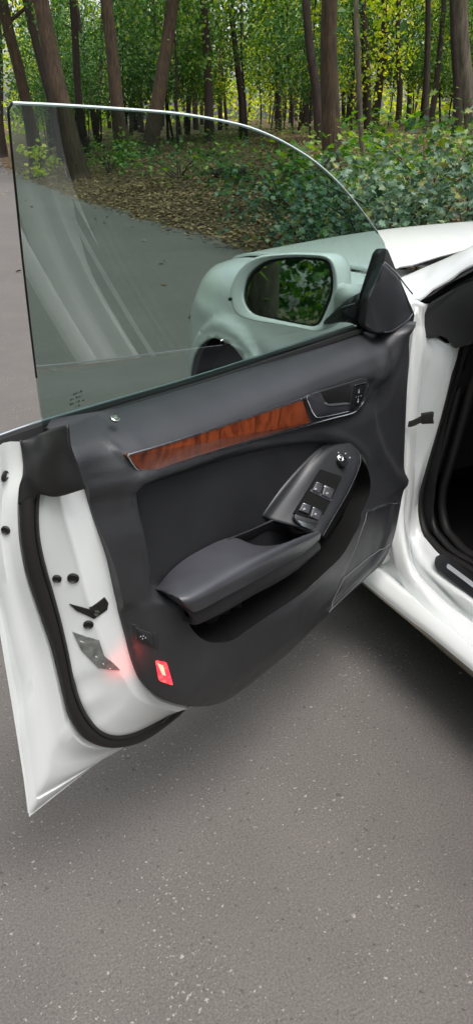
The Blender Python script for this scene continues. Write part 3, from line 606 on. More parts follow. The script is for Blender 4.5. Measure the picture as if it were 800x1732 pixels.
# handle bezel, cup, lever, lock switch
BZ = [(0.1345,-0.4853,0.8575),(0.1345,-0.4351,0.8553),(0.1345,-0.3163,0.8445),(0.1345,-0.2703,0.8415),(0.1345,-0.2551,0.8342),(0.1345,-0.2505,0.8198),(0.1345,-0.2589,0.7977),(0.1345,-0.2729,0.7806),(0.1345,-0.3002,0.776),(0.1345,-0.3705,0.7876),(0.1345,-0.4579,0.8003)]
plate("handle_bezel", round_poly(A3(BZ), .006), (1, 0, 0), .014, M['pod'], door, bevel=.002)
CUP = [(0.1348,-0.4293,0.8528),(0.1348,-0.3255,0.8434),(0.1348,-0.3206,0.8223),(0.1348,-0.3201,0.802),(0.1348,-0.3586,0.8101),(0.1348,-0.3999,0.8214),(0.1348,-0.4157,0.8358)]
plate("handle_cup", round_poly(A3(CUP), .004), (1, 0, 0), .004, M['dark'], door, bevel=.0005)
LV = [(0.139,-0.4829,0.8589),(0.139,-0.4403,0.8564),(0.139,-0.4317,0.8487),(0.139,-0.4202,0.8334),(0.139,-0.407,0.8242),(0.139,-0.3302,0.8068),(0.139,-0.3324,0.7896),(0.139,-0.3963,0.8006),(0.139,-0.44,0.8085),(0.139,-0.4504,0.8138),(0.139,-0.4653,0.8291)]
plate("handle_lever", round_poly(A3(LV), .005), (1, 0, 0), .006, M['soft'], door, bevel=.003, dome=.002)
tube("lever_bead", A3([(0.141,-0.4436,0.8571),(0.141,-0.4852,0.8604),(0.141,-0.4773,0.8438),(0.141,-0.4642,0.8248),(0.141,-0.4515,0.8134),(0.141,-0.4392,0.8087),(0.141,-0.3997,0.8014),(0.141,-0.336,0.7911)]), .0009, M['chrome'], door, seg=6, sm=40)
tube("lever_bead", A3([(0.1415,-0.422,0.831),(0.1415,-0.409,0.8236),(0.1415,-0.3811,0.8165),(0.1415,-0.3346,0.8073)]), .0011, M['alu'], door, seg=6, sm=16)
LK = [(0.138,-0.3101,0.8367),(0.138,-0.2681,0.8321),(0.138,-0.2711,0.8052),(0.138,-0.2896,0.7884),(0.138,-0.3148,0.7881),(0.138,-0.3136,0.8128)]
plate("lock_switch", round_poly(A3(LK), .003), (1, 0, 0), .005, M['piano'], door, bevel=.0012)
lk = MB()
def glyph(mb, L, a, b):
    for p in A3(L): mb.add([p + np.array([0, -a, -b]), p + np.array([0, a, -b]), p + np.array([0, a, b]), p + np.array([0, -a, b])], [(0, 1, 2, 3)])
glyph(lk, [(0.1387,-0.2964,0.8192),(0.1387,-0.2971,0.8002)], .0021, .0018); glyph(lk, [(0.1387,-0.2968,0.8234),(0.1387,-0.297,0.8044)], .0012, .0013); glyph(lk, [(0.1387,-0.3056,0.8114),(0.1387,-0.2963,0.8102),(0.1387,-0.2868,0.8089)], .0016, .0006)
stuff_lock_symbol = lk.build("lock_symbol", M['paleprint'], door, smooth=False)
tube("lock_switch_bead", A3([(0.139,-0.3107,0.8364),(0.139,-0.2911,0.8345),(0.139,-0.271,0.8318)]), .0008, M['alu'], door, seg=6)
# lock pin on the sill
lathe("lock_pin", A3([(0.098,-0.8981,0.9302)])[0], (.55, 0, .83), [(.0066, -.002), (.0066, .0010), (.0054, .0016), (.0046, .0003), (.0036, .0003), (.0028, .0022), (.001, .0026)], M['satin'], door, seg=24)

# ---------------- armrest
a0 = A3([(0.12,-0.8633,0.6478),(0.12,-0.8247,0.6619),(0.12,-0.7677,0.6667),(0.126,-0.6829,0.6599),(0.152,-0.6473,0.6404),(0.168,-0.6117,0.6289),(0.178,-0.5617,0.6221),(0.186,-0.5152,0.6142)])
a1 = A3([(0.128,-0.8703,0.6523),(0.168,-0.8844,0.6659),(0.19,-0.8741,0.6642),(0.198,-0.8041,0.6642),(0.2,-0.716,0.6592),(0.2,-0.6495,0.6511),(0.198,-0.5835,0.6395),(0.192,-0.5113,0.6219)])
a2 = A3([(0.15,-0.8491,0.6287),(0.18,-0.8559,0.6339),(0.19,-0.8487,0.6277),(0.196,-0.7875,0.6249),(0.196,-0.7098,0.6157),(0.195,-0.6317,0.6076),(0.191,-0.5605,0.5958),(0.186,-0.4913,0.5952)])
a3 = A3([(0.15,-0.8229,0.5949),(0.17,-0.8388,0.6009),(0.175,-0.8325,0.5885),(0.178,-0.7654,0.5778),(0.178,-0.6847,0.5692),(0.176,-0.6112,0.5568),(0.172,-0.5383,0.5487),(0.166,-0.4553,0.5493)])
dn = lambda c, w, z: c + np.array([w, 0, z])
mid01 = a0 * .5 + a1 * .5 + np.array([.002, 0, .004])
loft("armrest", [dn(a0, -.02, -.035), dn(a0, -.001, -.004), a0, mid01, a1 * .88 + a0 * .12 + np.array([0, 0, .0025]), a1 * .75 + a2 * .25 + np.array([.004, 0, .004]), a1 * .4 + a2 * .6 + np.array([.003, 0, 0]), a2], 48, M['soft'], door, sub=3)
loft("armrest_lower", [dn(a2, -.006, .004), dn(a2, -.007, -.001), dn(a2 * .5 + a3 * .5, .0, .0), a3, dn(a3, -.03, -.004), dn(a3, -.13, .0)], 40, M['insert'], door, sub=2)
# end faces
for e in (0, -1):
    loop = np.array([dn(a0, -.02, -.035)[e], a0[e], mid01[e], a1[e], a2[e], a3[e], dn(a3, -.09, 0)[e]])
    mobj("armrest_end", loop, [tuple(range(7))], M['trim'], door, smooth=False)
# pull cup under the switches
cupo = A3([(0.124,-0.6836,0.6584),(0.124,-0.613,0.6476),(0.124,-0.5534,0.6418),(0.124,-0.4791,0.5934),(0.124,-0.4126,0.5466)])
loft("pull_cup", [cupo, dn(cupo, -.01, -.025), dn(cupo, -.03, -.045)], 16, M['dark'], door, sub=3, thick=.002)
tube("pull_cup_bead", A3([(0.127,-0.6906,0.6624),(0.127,-0.6679,0.6594),(0.127,-0.6171,0.6515),(0.127,-0.5725,0.6459),(0.127,-0.5558,0.6438)]), .001, M['soft'], door, seg=6, sm=20)
# ---------------- switch pod
pl = A3([(0.126,-0.5581,0.642),(0.129,-0.4917,0.6759),(0.129,-0.4136,0.7147),(0.128,-0.3658,0.7232),(0.13,-0.3101,0.7171)])
pr = A3([(0.187,-0.4939,0.6066),(0.18,-0.4386,0.6262),(0.172,-0.3778,0.6506),(0.163,-0.3273,0.6794),(0.146,-0.2978,0.6981)])
sl = A3([(0.112,-0.5791,0.657),(0.113,-0.5115,0.6907),(0.114,-0.4359,0.7183),(0.118,-0.3806,0.7304),(0.128,-0.2985,0.7256)])
sr = A3([(0.15,-0.4123,0.5485),(0.1,-0.2657,0.5144),(0.08,-0.1692,0.5285),(0.085,-0.1467,0.5717),(0.1,-0.1831,0.6366)])
pm = pl * .5 + pr * .5 + np.array([.0015, 0, .002])
loft("switch_pod", [sl, sl * .35 + pl * .65 + np.array([-.004, 0, 0]), pl, pl * .75 + pr * .25 + np.array([.001, 0, .001]), pm, pl * .2 + pr * .8 + np.array([.001, 0, .001]), pr * .97 + pl * .03, pr + np.array([.0, .004, -.004])], 44, M['pod'], door, sub=2, thick=.002)
loft("switch_pod_skirt", [pr + np.array([-.0005, .003, -.003]), pr * .88 + sr * .12 + np.array([-.003, .004, -.003]), sr * .5 + pr * .5 + np.array([-.012, 0, 0]), sr], 44, M['carpet'], door, sub=3, thick=.002)
tube("switch_pod_bead", A3([(0.186,-0.4834,0.5993),(0.179,-0.43,0.6212),(0.171,-0.3687,0.6456),(0.162,-0.3178,0.6746),(0.153,-0.2994,0.6889),(0.142,-0.3012,0.7046)]) + np.array([.001, 0, 0]), .0012, M['soft'], door, seg=6, sm=40)
SN = np.cross(A3([(0.1292,-0.3678,0.7241)])[0] - A3([(0.1312,-0.495,0.6765)])[0], A3([(0.173,-0.3819,0.6524)])[0] - A3([(0.1312,-0.495,0.6765)])[0]); SN /= np.linalg.norm(SN); SN *= np.sign(SN[0])
def splate(name, P, th, mat, bev=.0008, rd=.0015, dome=0): return plate(name, round_poly(A3(P), rd), SN, th, mat, door, bevel=bev, dome=dome)
splate("switch_well", [(0.1372,-0.4233,0.7007),(0.1627,-0.3809,0.6767),(0.1695,-0.4261,0.6506),(0.1756,-0.4773,0.6232),(0.1478,-0.5222,0.6499),(0.1427,-0.4727,0.6751)], .006, M['carpet'], .0006, .003)
splate("switch_ledge", [(0.1457,-0.4644,0.6766),(0.1723,-0.4284,0.6486),(0.1723,-0.4345,0.6465),(0.1462,-0.4691,0.6742)], .002, M['soft'], .0005, .0008)
for L in ([(0.1466,-0.4483,0.686),(0.1542,-0.4368,0.6785),(0.1585,-0.453,0.6662),(0.1493,-0.4659,0.6757)], [(0.1561,-0.4336,0.6766),(0.1682,-0.4169,0.6641),(0.1715,-0.4359,0.6524),(0.161,-0.4494,0.6637)], [(0.1505,-0.4977,0.6628),(0.1594,-0.4839,0.654),(0.1631,-0.4978,0.6436),(0.1527,-0.5133,0.6539)], [(0.162,-0.4808,0.6511),(0.1735,-0.4651,0.6392),(0.1764,-0.4832,0.6283),(0.1665,-0.4967,0.6387)]):
    splate("window_switch", L, .005, M['soft'], .001, .0018, dome=.0008)
for L in ([(0.157,-0.435,0.6771),(0.1689,-0.4182,0.6648),(0.1696,-0.4216,0.6625),(0.1576,-0.4383,0.6749)], [(0.1629,-0.4821,0.6516),(0.1743,-0.4665,0.6396),(0.1749,-0.4697,0.6376),(0.1635,-0.485,0.6496)], [(0.1476,-0.4497,0.6862),(0.1548,-0.4386,0.6791),(0.1551,-0.4402,0.6781),(0.1478,-0.4512,0.6854)], [(0.1515,-0.499,0.663),(0.16,-0.4859,0.6546),(0.1603,-0.4875,0.6536),(0.1518,-0.5005,0.662)]):
    splate("switch_tip", L, .001, M['alu'], .0003, .0005)
gw = MB()
for c in A3([(0.1528,-0.4603,0.6764),(0.1658,-0.4405,0.6636),(0.1575,-0.5048,0.6538),(0.1707,-0.4863,0.6401)]):
    e1 = np.cross(SN, (0, 0, 1)); e1 /= np.linalg.norm(e1); e2 = np.cross(e1, SN)
    for a, b in ((-1, 0), (-.7, .8), (0, 1.15), (.7, .8), (1, 0), (0, -.2)):
        p = c + e1 * a * .0022 + e2 * b * .0016; k = .0006
        gw.add([p - e1 * k - e2 * k, p + e1 * k - e2 * k, p + e1 * k + e2 * k, p - e1 * k + e2 * k], [(0, 1, 2, 3)])
stuff_switch_symbol = gw.build("switch_symbol", M['paleprint'], door, smooth=False)
splate("child_lock_switch", [(0.1513,-0.5245,0.6513),(0.1772,-0.4841,0.6259),(0.1787,-0.4932,0.6203),(0.1779,-0.5009,0.619),(0.1747,-0.51,0.6206),(0.1664,-0.5235,0.6285),(0.1586,-0.5298,0.6383),(0.1539,-0.53,0.6453)], .005, M['pod'], .0012, .002)
splate("child_lock_tip", [(0.1584,-0.5278,0.6416),(0.1791,-0.493,0.6222),(0.1784,-0.5017,0.6203),(0.1752,-0.5109,0.622),(0.1674,-0.5232,0.6295)], .001, M['alu'], .0006, .002)
lathe("mirror_knob", A3([(0.148,-0.3685,0.697)])[0], SN, [(.0115, 0), (.0118, .004), (.0105, .011), (.0098, .0125), (.006, .0128)], M['piano'], door, seg=28)
lathe("knob_ring", A3([(0.1525,-0.3754,0.7104)])[0], SN, [(.0066, -.001), (.0070, .0008), (.0058, .0014), (.0047, .0008), (.0046, -.001)], M['chrome'], door, seg=28)
lathe("knob_pointer", A3([(0.1525,-0.3744,0.7107)])[0], SN, [(.0040, -.001), (.0034, .0012), (.0015, .0022)], M['satin'], door, seg=16)
kd = MB()
for c in A3([(0.141,-0.3645,0.7156),(0.148,-0.3489,0.7104),(0.1549,-0.3438,0.7017)]):
    kd.add([c - e1 * .0012 - e2 * .0011, c + e1 * .0012 - e2 * .0011, c + e1 * .0012 + e2 * .0011, c - e1 * .0012 + e2 * .0011], [(0, 1, 2, 3)])
stuff_knob_mark = kd.build("knob_mark", M['paleprint'], door, smooth=False)

# ---------------- small switch and lit warning lamp at the rear lower corner
plate("boot_switch_frame", round_poly(on_trim(uz([(0.148,-0.9126,0.6109),(0.148,-0.8819,0.5847),(0.148,-0.88,0.55),(0.148,-0.9101,0.5758)]), .002), .003), (.8, -.6, 0), .008, M['pod'], door, bevel=.001)
plate("boot_switch", round_poly(on_trim(uz([(0.149,-0.9103,0.6047),(0.149,-0.8907,0.588),(0.149,-0.8885,0.5601),(0.149,-0.9072,0.5768)]), .0045), .002), (.8, -.6, 0), .004, M['insert'], door, bevel=.001)
gb = MB(); glyph(gb, on_trim(uz([(0.151,-0.9047,0.5861),(0.151,-0.9021,0.5867),(0.151,-0.8997,0.5832),(0.151,-0.9025,0.5815)]), .0055), .0011, .001); stuff_boot_switch_symbol = gb.build("boot_switch_symbol", M['paleprint'], door, smooth=False)
lam = on_trim(uz([(0.127,-0.8856,0.5322),(0.14,-0.8689,0.5211),(0.141,-0.8549,0.4661),(0.131,-0.8767,0.485)]), .003)
plate("warning_lamp", round_poly(lam, .005), (.8, -.6, 0), .008, M['redlens'], door, bevel=.0015)
plate("warning_lamp_core", on_trim(uz([(0.135,-0.8837,0.5272),(0.138,-0.8752,0.5193),(0.139,-0.87,0.4966),(0.134,-0.8755,0.5)]), .0042), (.8, -.6, 0), .001, M['lampcore'], door, bevel=.0003)
spd = bpy.data.lights.new("warning_light", 'SPOT'); spd.energy = .06; spd.color = (1, .06, .05); spd.spot_size = R(95); spd.spot_blend = .9; spd.shadow_soft_size = .006
spo = bpy.data.objects.new("warning_light", spd); col.objects.link(spo); spo.parent = door
lp_ = Vector(on_trim(uz([(0.146,-0.8947,0.5203)]), .022)[0]) + Vector((.004, -.055, 0)); spo.location = lp_
tgt = Vector([(0.097,-0.9104,0.5331)][0]); spo.rotation_euler = (lp_ - tgt).to_track_quat('Z', 'Y').to_euler()

# ---------------- wing mirror, folded out from the door
ho = A3([(-0.2681,-0.182,0.9346),(-0.2666,-0.1816,0.953),(-0.2567,-0.1792,0.9769),(-0.2428,-0.1757,0.9969),(-0.2237,-0.1709,1.0133),(-0.1968,-0.1642,1.0243),(-0.1439,-0.151,1.0325),(-0.0986,-0.1397,1.0353),(-0.0605,-0.1301,1.0352),(-0.0439,-0.126,1.0297),(-0.033,-0.1233,1.0149),(-0.0268,-0.1217,0.9936),(-0.0239,-0.121,0.967),(-0.0246,-0.1212,0.936),(-0.0318,-0.1229,0.9038),(-0.0424,-0.1256,0.8848),(-0.0563,-0.1291,0.8757),(-0.072,-0.133,0.8728),(-0.1056,-0.1414,0.876),(-0.1395,-0.1499,0.8785),(-0.1808,-0.1602,0.8811),(-0.2115,-0.1679,0.8828),(-0.2426,-0.1756,0.8892),(-0.2597,-0.1799,0.901)])
hl = A3([(-0.2402,-0.168,0.9358),(-0.2361,-0.167,0.962),(-0.2251,-0.1643,0.9846),(-0.2008,-0.1582,1.0064),(-0.1715,-0.1509,1.0189),(-0.1255,-0.1394,1.0261),(-0.083,-0.1288,1.0282),(-0.0588,-0.1227,1.0267),(-0.0483,-0.1201,1.0202),(-0.041,-0.1182,1.0014),(-0.0376,-0.1174,0.9747),(-0.0405,-0.1181,0.9485),(-0.0517,-0.1209,0.916),(-0.0622,-0.1235,0.8906),(-0.0712,-0.1258,0.8852),(-0.0817,-0.1284,0.8835),(-0.1302,-0.1406,0.8873),(-0.1852,-0.1543,0.8926),(-0.2132,-0.1613,0.8973),(-0.2316,-0.1659,0.9115)])
hl2 = A3([(-0.2358,-0.165,0.9358),(-0.2318,-0.1639,0.9595),(-0.2222,-0.1616,0.9807),(-0.1993,-0.1558,1.0031),(-0.1713,-0.1488,1.0156),(-0.1266,-0.1376,1.0227),(-0.084,-0.127,1.0248),(-0.0622,-0.1216,1.0232),(-0.053,-0.1193,1.0172),(-0.0457,-0.1174,0.9995),(-0.0424,-0.1166,0.9741),(-0.0455,-0.1174,0.949),(-0.0567,-0.1202,0.9165),(-0.066,-0.1225,0.8925),(-0.0737,-0.1244,0.8878),(-0.0843,-0.1271,0.8868),(-0.1315,-0.1389,0.8908),(-0.1865,-0.1526,0.8961),(-0.2117,-0.1589,0.9011),(-0.2287,-0.1632,0.9141)])
cen_h = ho.mean(0)
N = 64
O = catmull(ho, N, True); Lr = catmull(hl, N, True)
def al(Pa, ref):
    k = np.argmin([np.linalg.norm(np.roll(Pa, -s, 0) - ref, axis=1).sum() for s in range(N)]); return np.roll(Pa, -k, 0)
Lr = al(Lr, O)
fw_ = np.array([0.0, 1.0, 0])       # forward along the closed door
bkc = cen_h + np.array([.015, 0, 0])
rings = [Lr + fw_ * .016, Lr, Lr * .75 + O * .25 - fw_ * .002, Lr * .2 + O * .8 - fw_ * .001, O + fw_ * .004, bkc + (O - bkc) * 1.015 + fw_ * .016, bkc + (O - bkc) * 1.0 + fw_ * .045, bkc + (O - bkc) * .88 + fw_ * .08, bkc + (O - bkc) * .62 + fw_ * .108, bkc + (O - bkc) * .28 + fw_ * .120, bkc + (O - bkc) * .03 + fw_ * .122]
A = np.stack([catmull_i(np.array([r[i] for r in rings]), 3) for i in range(N)], 0)
mobj("mirror_housing", A.reshape(-1, 3), grid_faces(N, A.shape[1], True, False), M['paint'], door, sharp=60, recalc=False)
tube("mirror_border", catmull(np.vstack([hl2, hl2[:1]]), 70), .0024, M['rubber'], door, seg=6)
mgp = catmull(hl2, 60, True); mgp[:, 1] += .002 + .115 * (mgp[:, 2] - mgp[:, 2].mean()); mg = MB(); mg.add(mgp, [tuple(range(60))]); mgo = mg.build("mirror_glass", M['mirror'], door, smooth=False)
# arm and black foot
arA = A3([(-0.0589,-0.1047,1.0148),(-0.0445,-0.1011,0.9864),(-0.0398,-0.0999,0.9494),(-0.0454,-0.1013,0.9109)]) ; arB = A3([(0.06,-0.1354,1.02),(0.06,-0.146,0.9948),(0.06,-0.1544,0.9702),(0.06,-0.1583,0.9471)])
arc = [np.linspace(arA[0], arA[-1], 5), ]
def ring_between(top, bot, depth):
    c = (top + bot) / 2; v = (top - bot) / 2; return np.array([c + v * math.cos(a) + fw_ * depth * math.sin(a) for a in np.linspace(0, 2 * math.pi, 17)[:-1]])
q0 = ring_between(*A3([(-0.0777,-0.0544,0.9686),(-0.079,-0.0547,0.8955)]), .024); q1 = ring_between(*A3([(0,-0.1219,0.9821),(-0,-0.1224,0.9282)]), .026); q2 = ring_between(*A3([(0.05,-0.1267,0.9861),(0.05,-0.1347,0.9575)]), .03)
loft("mirror_arm", [q0, q1, q2], 16, M['paint'], door, sub=6, closed_u=True, resample=False)
f0 = ring_between(*A3([(-0.0604,-0.0901,0.8964),(-0.0584,-0.0896,0.8835)]), .03); f1 = ring_between(*A3([(0.035,-0.1747,0.9645),(0.035,-0.1732,0.9162)]), .03); f2 = ring_between(*A3([(0.058,-0.1547,0.9794),(0.058,-0.1537,0.9074)]), .03)
loft("mirror_foot", [f0, f1, f2], 16, M['rubber2'], door, sub=6, closed_u=True, resample=False)
(qx,) = A3([(-0.264,-0.184,0.9275)])
lathe("mirror_drain", qx - np.array([0, .001, 0]), (0, -1, 0), [(.004, -.004), (.004, .002), (.003, .0025)], M['rubber'], door, seg=6)
for o in (stuff_sticker_print, stuff_lock_symbol, stuff_switch_symbol, stuff_boot_switch_symbol, stuff_knob_mark, stuff_etched_mark): o['kind'] = 'stuff'
# ---------------- front body: wings, bonnet, bumper
YK = [-.05, .2, .45, .75, 1.05, 1.20, 1.32, 1.42, 1.50]
f_xs = lambda y: np.interp(y, YK, [-.022, -.024, -.027, -.028, -.015, .03, .105, .225, .42])
f_zs = lambda y: np.interp(y, YK, [.928, .922, .912, .892, .850, .805, .755, .70, .62])
f_zc = lambda y: np.interp(y, YK, [1.045, 1.03, 1.005, .965, .915, .865, .81, .745, .64])
CX = .895
def sm(fn, y):          # smoothed profile
    return sum(fn(np.asarray(y) + d) for d in (-.12, -.06, 0, .06, .12)) / 5
def wing_prof(y):
    xs, zs = float(sm(f_xs, y)), float(sm(f_zs, y))
    return np.array([(xs + .06, y, .20), (xs + .02, y, .30), (xs, y, .50), (xs + .010, y, .66), (xs + .030, y, zs - .10), (xs + .052, y, zs - .045), (xs + .085, y, zs - .008), (xs + .125, y, zs + .008), (xs + .17, y, zs + .016)])
def bonnet_z(x, y):
    zs, zc = sm(f_zs, y) + .016, sm(f_zc, y); x0 = sm(f_xs, y) + .17
    return zs + (zc - zs) * np.sin(np.pi / 2 * np.clip((x - x0) / (CX - x0), -1, 1))
WY, WZ, WR = .715, .325, .350
YS = np.linspace(-.04, 1.48, 81); BS = np.linspace(0, 1, 200)
TAB = np.stack([rs(catmull_i(wing_prof(y), 8), 200) for y in YS])      # Y x b x 3
def wing_pt(P):
    y = np.clip(P[:, 0], YS[0], YS[-1]); b = np.clip(P[:, 1], 0, 1) * 199
    i = np.clip(((y - YS[0]) / (YS[1] - YS[0])).astype(int), 0, 79); fi = (y - YS[i]) / (YS[1] - YS[0]); j = np.clip(b.astype(int), 0, 198); fj = b - j
    q = (TAB[i, j].T * (1 - fi) * (1 - fj) + TAB[i + 1, j].T * fi * (1 - fj) + TAB[i, j + 1].T * (1 - fi) * fj + TAB[i + 1, j + 1].T * fi * fj).T
    d = np.hypot(q[:, 1] - WY, q[:, 2] - WZ) - WR
    q[:, 0] -= .013 * sstep(.060, .048, d) * sstep(.9, .75, q[:, 2]) + .006 * sstep(.012, .0, d)
    q[:, 0] -= .006 * np.exp(-((q[:, 2] - .70 - .02 * q[:, 1]) / .03) ** 2) * sstep(1.3, 1.0, q[:, 1])
    return q
def inv_b(y, z):
    i = int(np.clip(round((y - YS[0]) / (YS[1] - YS[0])), 0, 80)); return float(np.interp(z, TAB[i, :120, 2], BS[:120]))
arch = [(WY + WR * math.cos(a), WZ + WR * math.sin(a)) for a in np.linspace(R(-20), R(200), 60)]
out2 = [(-.04, 0), (WY - WR * math.cos(R(20)) * 1.0, 0)] + [(y, inv_b(y, max(z, .201))) for y, z in arch[::-1]] + [(WY + WR * math.cos(R(20)), 0), (1.42, .05), (1.48, .12), (1.48, 1), (.155, 1), (.06, .93), (-.04, .88)]
ar2 = [(WY + (WR + .05) * math.cos(a), WZ + (WR + .05) * math.sin(a)) for a in np.linspace(R(-12), R(192), 50)]
ar3 = [(WY + (WR + .062) * math.cos(a), WZ + (WR + .062) * math.sin(a)) for a in np.linspace(R(-12), R(192), 50)]
vo, fo = cdt(out2, [([(y, inv_b(y, z)) for y, z in ar2], False), ([(y, inv_b(y, z)) for y, z in ar3], False)], .022)
WQ = wing_pt(vo)
def mirrored(o, name=None):
    me = o.data.copy(); 
    for v in me.vertices: v.co.x = 2 * CX - v.co.x
    me.flip_normals(); c = bpy.data.objects.new(name or o.name, me); col.objects.link(c); c.parent = o.parent; return c
w0 = mobj("front_wing", WQ, fo, M['paint'], car, sharp=0, recalc=False); md = w0.modifiers.new("thickness", 'SOLIDIFY'); md.thickness = .006; md.offset = 0
w1 = mirrored(w0); md = w1.modifiers.new("thickness", 'SOLIDIFY'); md.thickness = .006; md.offset = 0
# bonnet
hr = A3([(0.1954,0.1513,0.932),(0.2162,0.1551,0.947),(0.2405,0.1529,0.957),(0.2932,0.1524,0.972),(0.3394,0.1429,0.986),(0.3929,0.1417,1)])
hx = np.r_[hr[:, 0], [.55, .72, CX]]; hy = np.r_[hr[:, 1] + .022, [.20, .25, .28]]
bx = np.r_[np.linspace(.128, .40, 14), np.linspace(.45, CX, 9)]
rows = []
for k in np.linspace(0, 1, 46):
    r = []
    for j, x in enumerate(bx):
        yr = np.interp(x, hx, hy) if x > hx[0] else hy[0] + .02
        y = yr + (1.465 - yr) * k
        xe = float(sm(f_xs, y)) + .174; xx = xe + (CX - xe) * (x - .128) / (CX - .128)
        z = float(bonnet_z(xx, y)) + .004
        zt = np.interp(x, hr[:, 0], hr[:, 2]) if x < .4 else None
        r.append((xx, y, z))
    rows.append(r)
half = np.array(rows); full = np.concatenate([half, (half * [-1, 1, 1] + [2 * CX, 0, 0])[:, ::-1][:, 1:]], 1)
bn = mobj("bonnet", full.reshape(-1, 3), grid_faces(full.shape[0], full.shape[1]), M['paint'], car, sharp=0, recalc=False); md = bn.modifiers.new("thickness", 'SOLIDIFY'); md.thickness = .008; md.offset = -1
# bumper face
rows = []
for y0, fx in zip((1.48, 1.52, 1.55, 1.56), (0, .25, .6, 1)):
    pr = TAB[-1][::12].copy(); c = pr.copy(); c[:, 0] = pr[:, 0] + (CX - pr[:, 0]) * fx; c[:, 1] = y0 + .03 * (1 - ((pr[:, 2] - .45) / .4) ** 2) * fx; rows.append(c)
A = np.stack(rows, 0); A2 = (A * [-1, 1, 1] + [2 * CX, 0, 0])[::-1][1:]; A = np.concatenate([A, A2], 0)
mobj("bumper", A.reshape(-1, 3), grid_faces(A.shape[0], A.shape[1]), M['paint'], car, sharp=0, recalc=False)
plate("grille", [(CX - .38, 1.595, .62), (CX + .38, 1.595, .62), (CX + .30, 1.61, .30), (CX - .30, 1.61, .30)], (0, 1, 0), .03, M['dark'], car, bevel=.01)
for s in (1, -1):
    hp = [(.12, 1.30, .645), (.25, 1.42, .645), (.42, 1.51, .60), (.40, 1.53, .53), (.23, 1.46, .55), (.11, 1.34, .60)]
    if s < 0: hp = [(2 * CX - a, b, c) for a, b, c in hp][::-1]
    plate("headlight", np.array(hp) + np.array([-.012 * s, .012, 0]), (-.5 * s, .8, .2), .02, M['darkglass'], car, bevel=.004)
# wheel arch liner and wheels
def wheel(cx, cy, s):
    w = empty("wheel", (cx, cy, WZ), 0, car)
    prof = [(.215, -.10), (.245, -.108), (.30, -.112), (.322, -.10), (.328, -.06), (.329, 0), (.328, .06), (.322, .10), (.30, .112), (.245, .108), (.215, .10)]
    ty = lathe("tyre", (0, 0, 0), (1, 0, 0), prof, M['tyre'], w, seg=48)
    lathe("rim", (0, 0, 0), (-s, 0, 0), [(.218, -.09), (.215, .09), (.232, .104), (.226, .108), (.205, .08), (.20, .0), (.05, .0)], M['alu'], w, seg=48)
    sp_ = MB()
    for k in range(10):
        a = 2 * math.pi * k / 10; c_, s_ = math.cos(a), math.sin(a); P = []
        for rr, hw in ((.04, .018), (.21, .012)):
            for q, dx in ((-hw, .075), (hw, .075), (hw * .8, .05), (-hw * .8, .05)): P.append((-s * dx, c_ * rr - s_ * q, s_ * rr + c_ * q))
        sp_.add(P, [(0, 1, 5, 4), (1, 2, 6, 5), (2, 3, 7, 6), (3, 0, 4, 7), (4, 5, 6, 7)])
    sp_.build("spokes", M['alu'], w, smooth=False); lathe("hub_cap", (-s * .05, 0, 0), (-s, 0, 0), [(.06, 0), (.055, .032), (.02, .036)], M['alu'], w)
    lathe("brake_disc", (0, 0, 0), (-s, 0, 0), [(.16, .0), (.16, .012), (.05, .014)], M['satin'], w, seg=32)
WX = .135
for cy in (WY, WY - 2.81):
    wheel(WX, cy, 1); wheel(2 * CX - WX, cy, -1)
    for s in (1, -1):
        P = []
        for x in (.0, .34):
            for a in np.linspace(R(-15), R(195), 26): P.append((x if s > 0 else 2 * CX - x, cy + (WR + .012) * math.cos(a), WZ + (WR + .012) * math.sin(a)))
        n = 26; P.append((.34 if s > 0 else 2 * CX - .34, cy, WZ)); mobj("arch_liner", P, grid_faces(2, n) + [(n + i, n + i + 1, 2 * n) for i in range(n - 1)], M['rubber'], car, recalc=False)

# ---------------- left door opening: rocker, sill steps, front pillar, centre pillar
rearS5 = [(-.56, 0), (-.66, .004), (-.76, .03), (-.83, .085), (-.875, .16), (-.905, .26), (-.93, .40), (-.955, .55), (-.985, .75), (-1.01, .95)]
def rear(d, x0, x1, z0):
    P = offset_poly(np.array(rearS5), -d, False); 
    if np.linalg.norm(P[4] - (-.7, .3)) < np.linalg.norm(np.array(rearS5[4]) - (-.7, .3)): P = offset_poly(np.array(rearS5), d, False)
    return np.array([(x0 + (x1 - x0) * k / 9 + .0 , y, z0 + d + z) for k, (y, z) in enumerate(P)])
fLa = A3([(0.045,-0.0918,0.683),(0.045,-0.1058,0.5394),(0.045,-0.0931,0.4392),(0.045,-0.0982,0.3423),(0.045,-0.117,0.3009),(0.045,-0.1407,0.2758),(0.044,-0.1815,0.2561),(0.042,-0.2282,0.2447),(0.04,-0.2981,0.2425),(0.04,-0.3615,0.2414),(0.04,-0.4212,0.2419)])
fLb = A3([(0.07,-0.0612,0.9177),(0.075,-0.0552,0.8633),(0.085,-0.0547,0.6649),(0.088,-0.0703,0.5168),(0.088,-0.0739,0.4046),(0.086,-0.0885,0.3309),(0.084,-0.1148,0.307),(0.082,-0.1417,0.2926),(0.08,-0.1727,0.2792),(0.08,-0.2208,0.2688),(0.08,-0.2778,0.2601),(0.08,-0.371,0.2614)])
fLc = A3([(0.118,-0.0498,0.8576),(0.12,-0.0442,0.801),(0.125,-0.0361,0.6527),(0.128,-0.0484,0.5003),(0.126,-0.0504,0.4024),(0.12,-0.0694,0.3357),(0.114,-0.1027,0.3019),(0.107,-0.1507,0.2858),(0.102,-0.2132,0.2823),(0.1,-0.281,0.2848),(0.1,-0.3426,0.2869)])
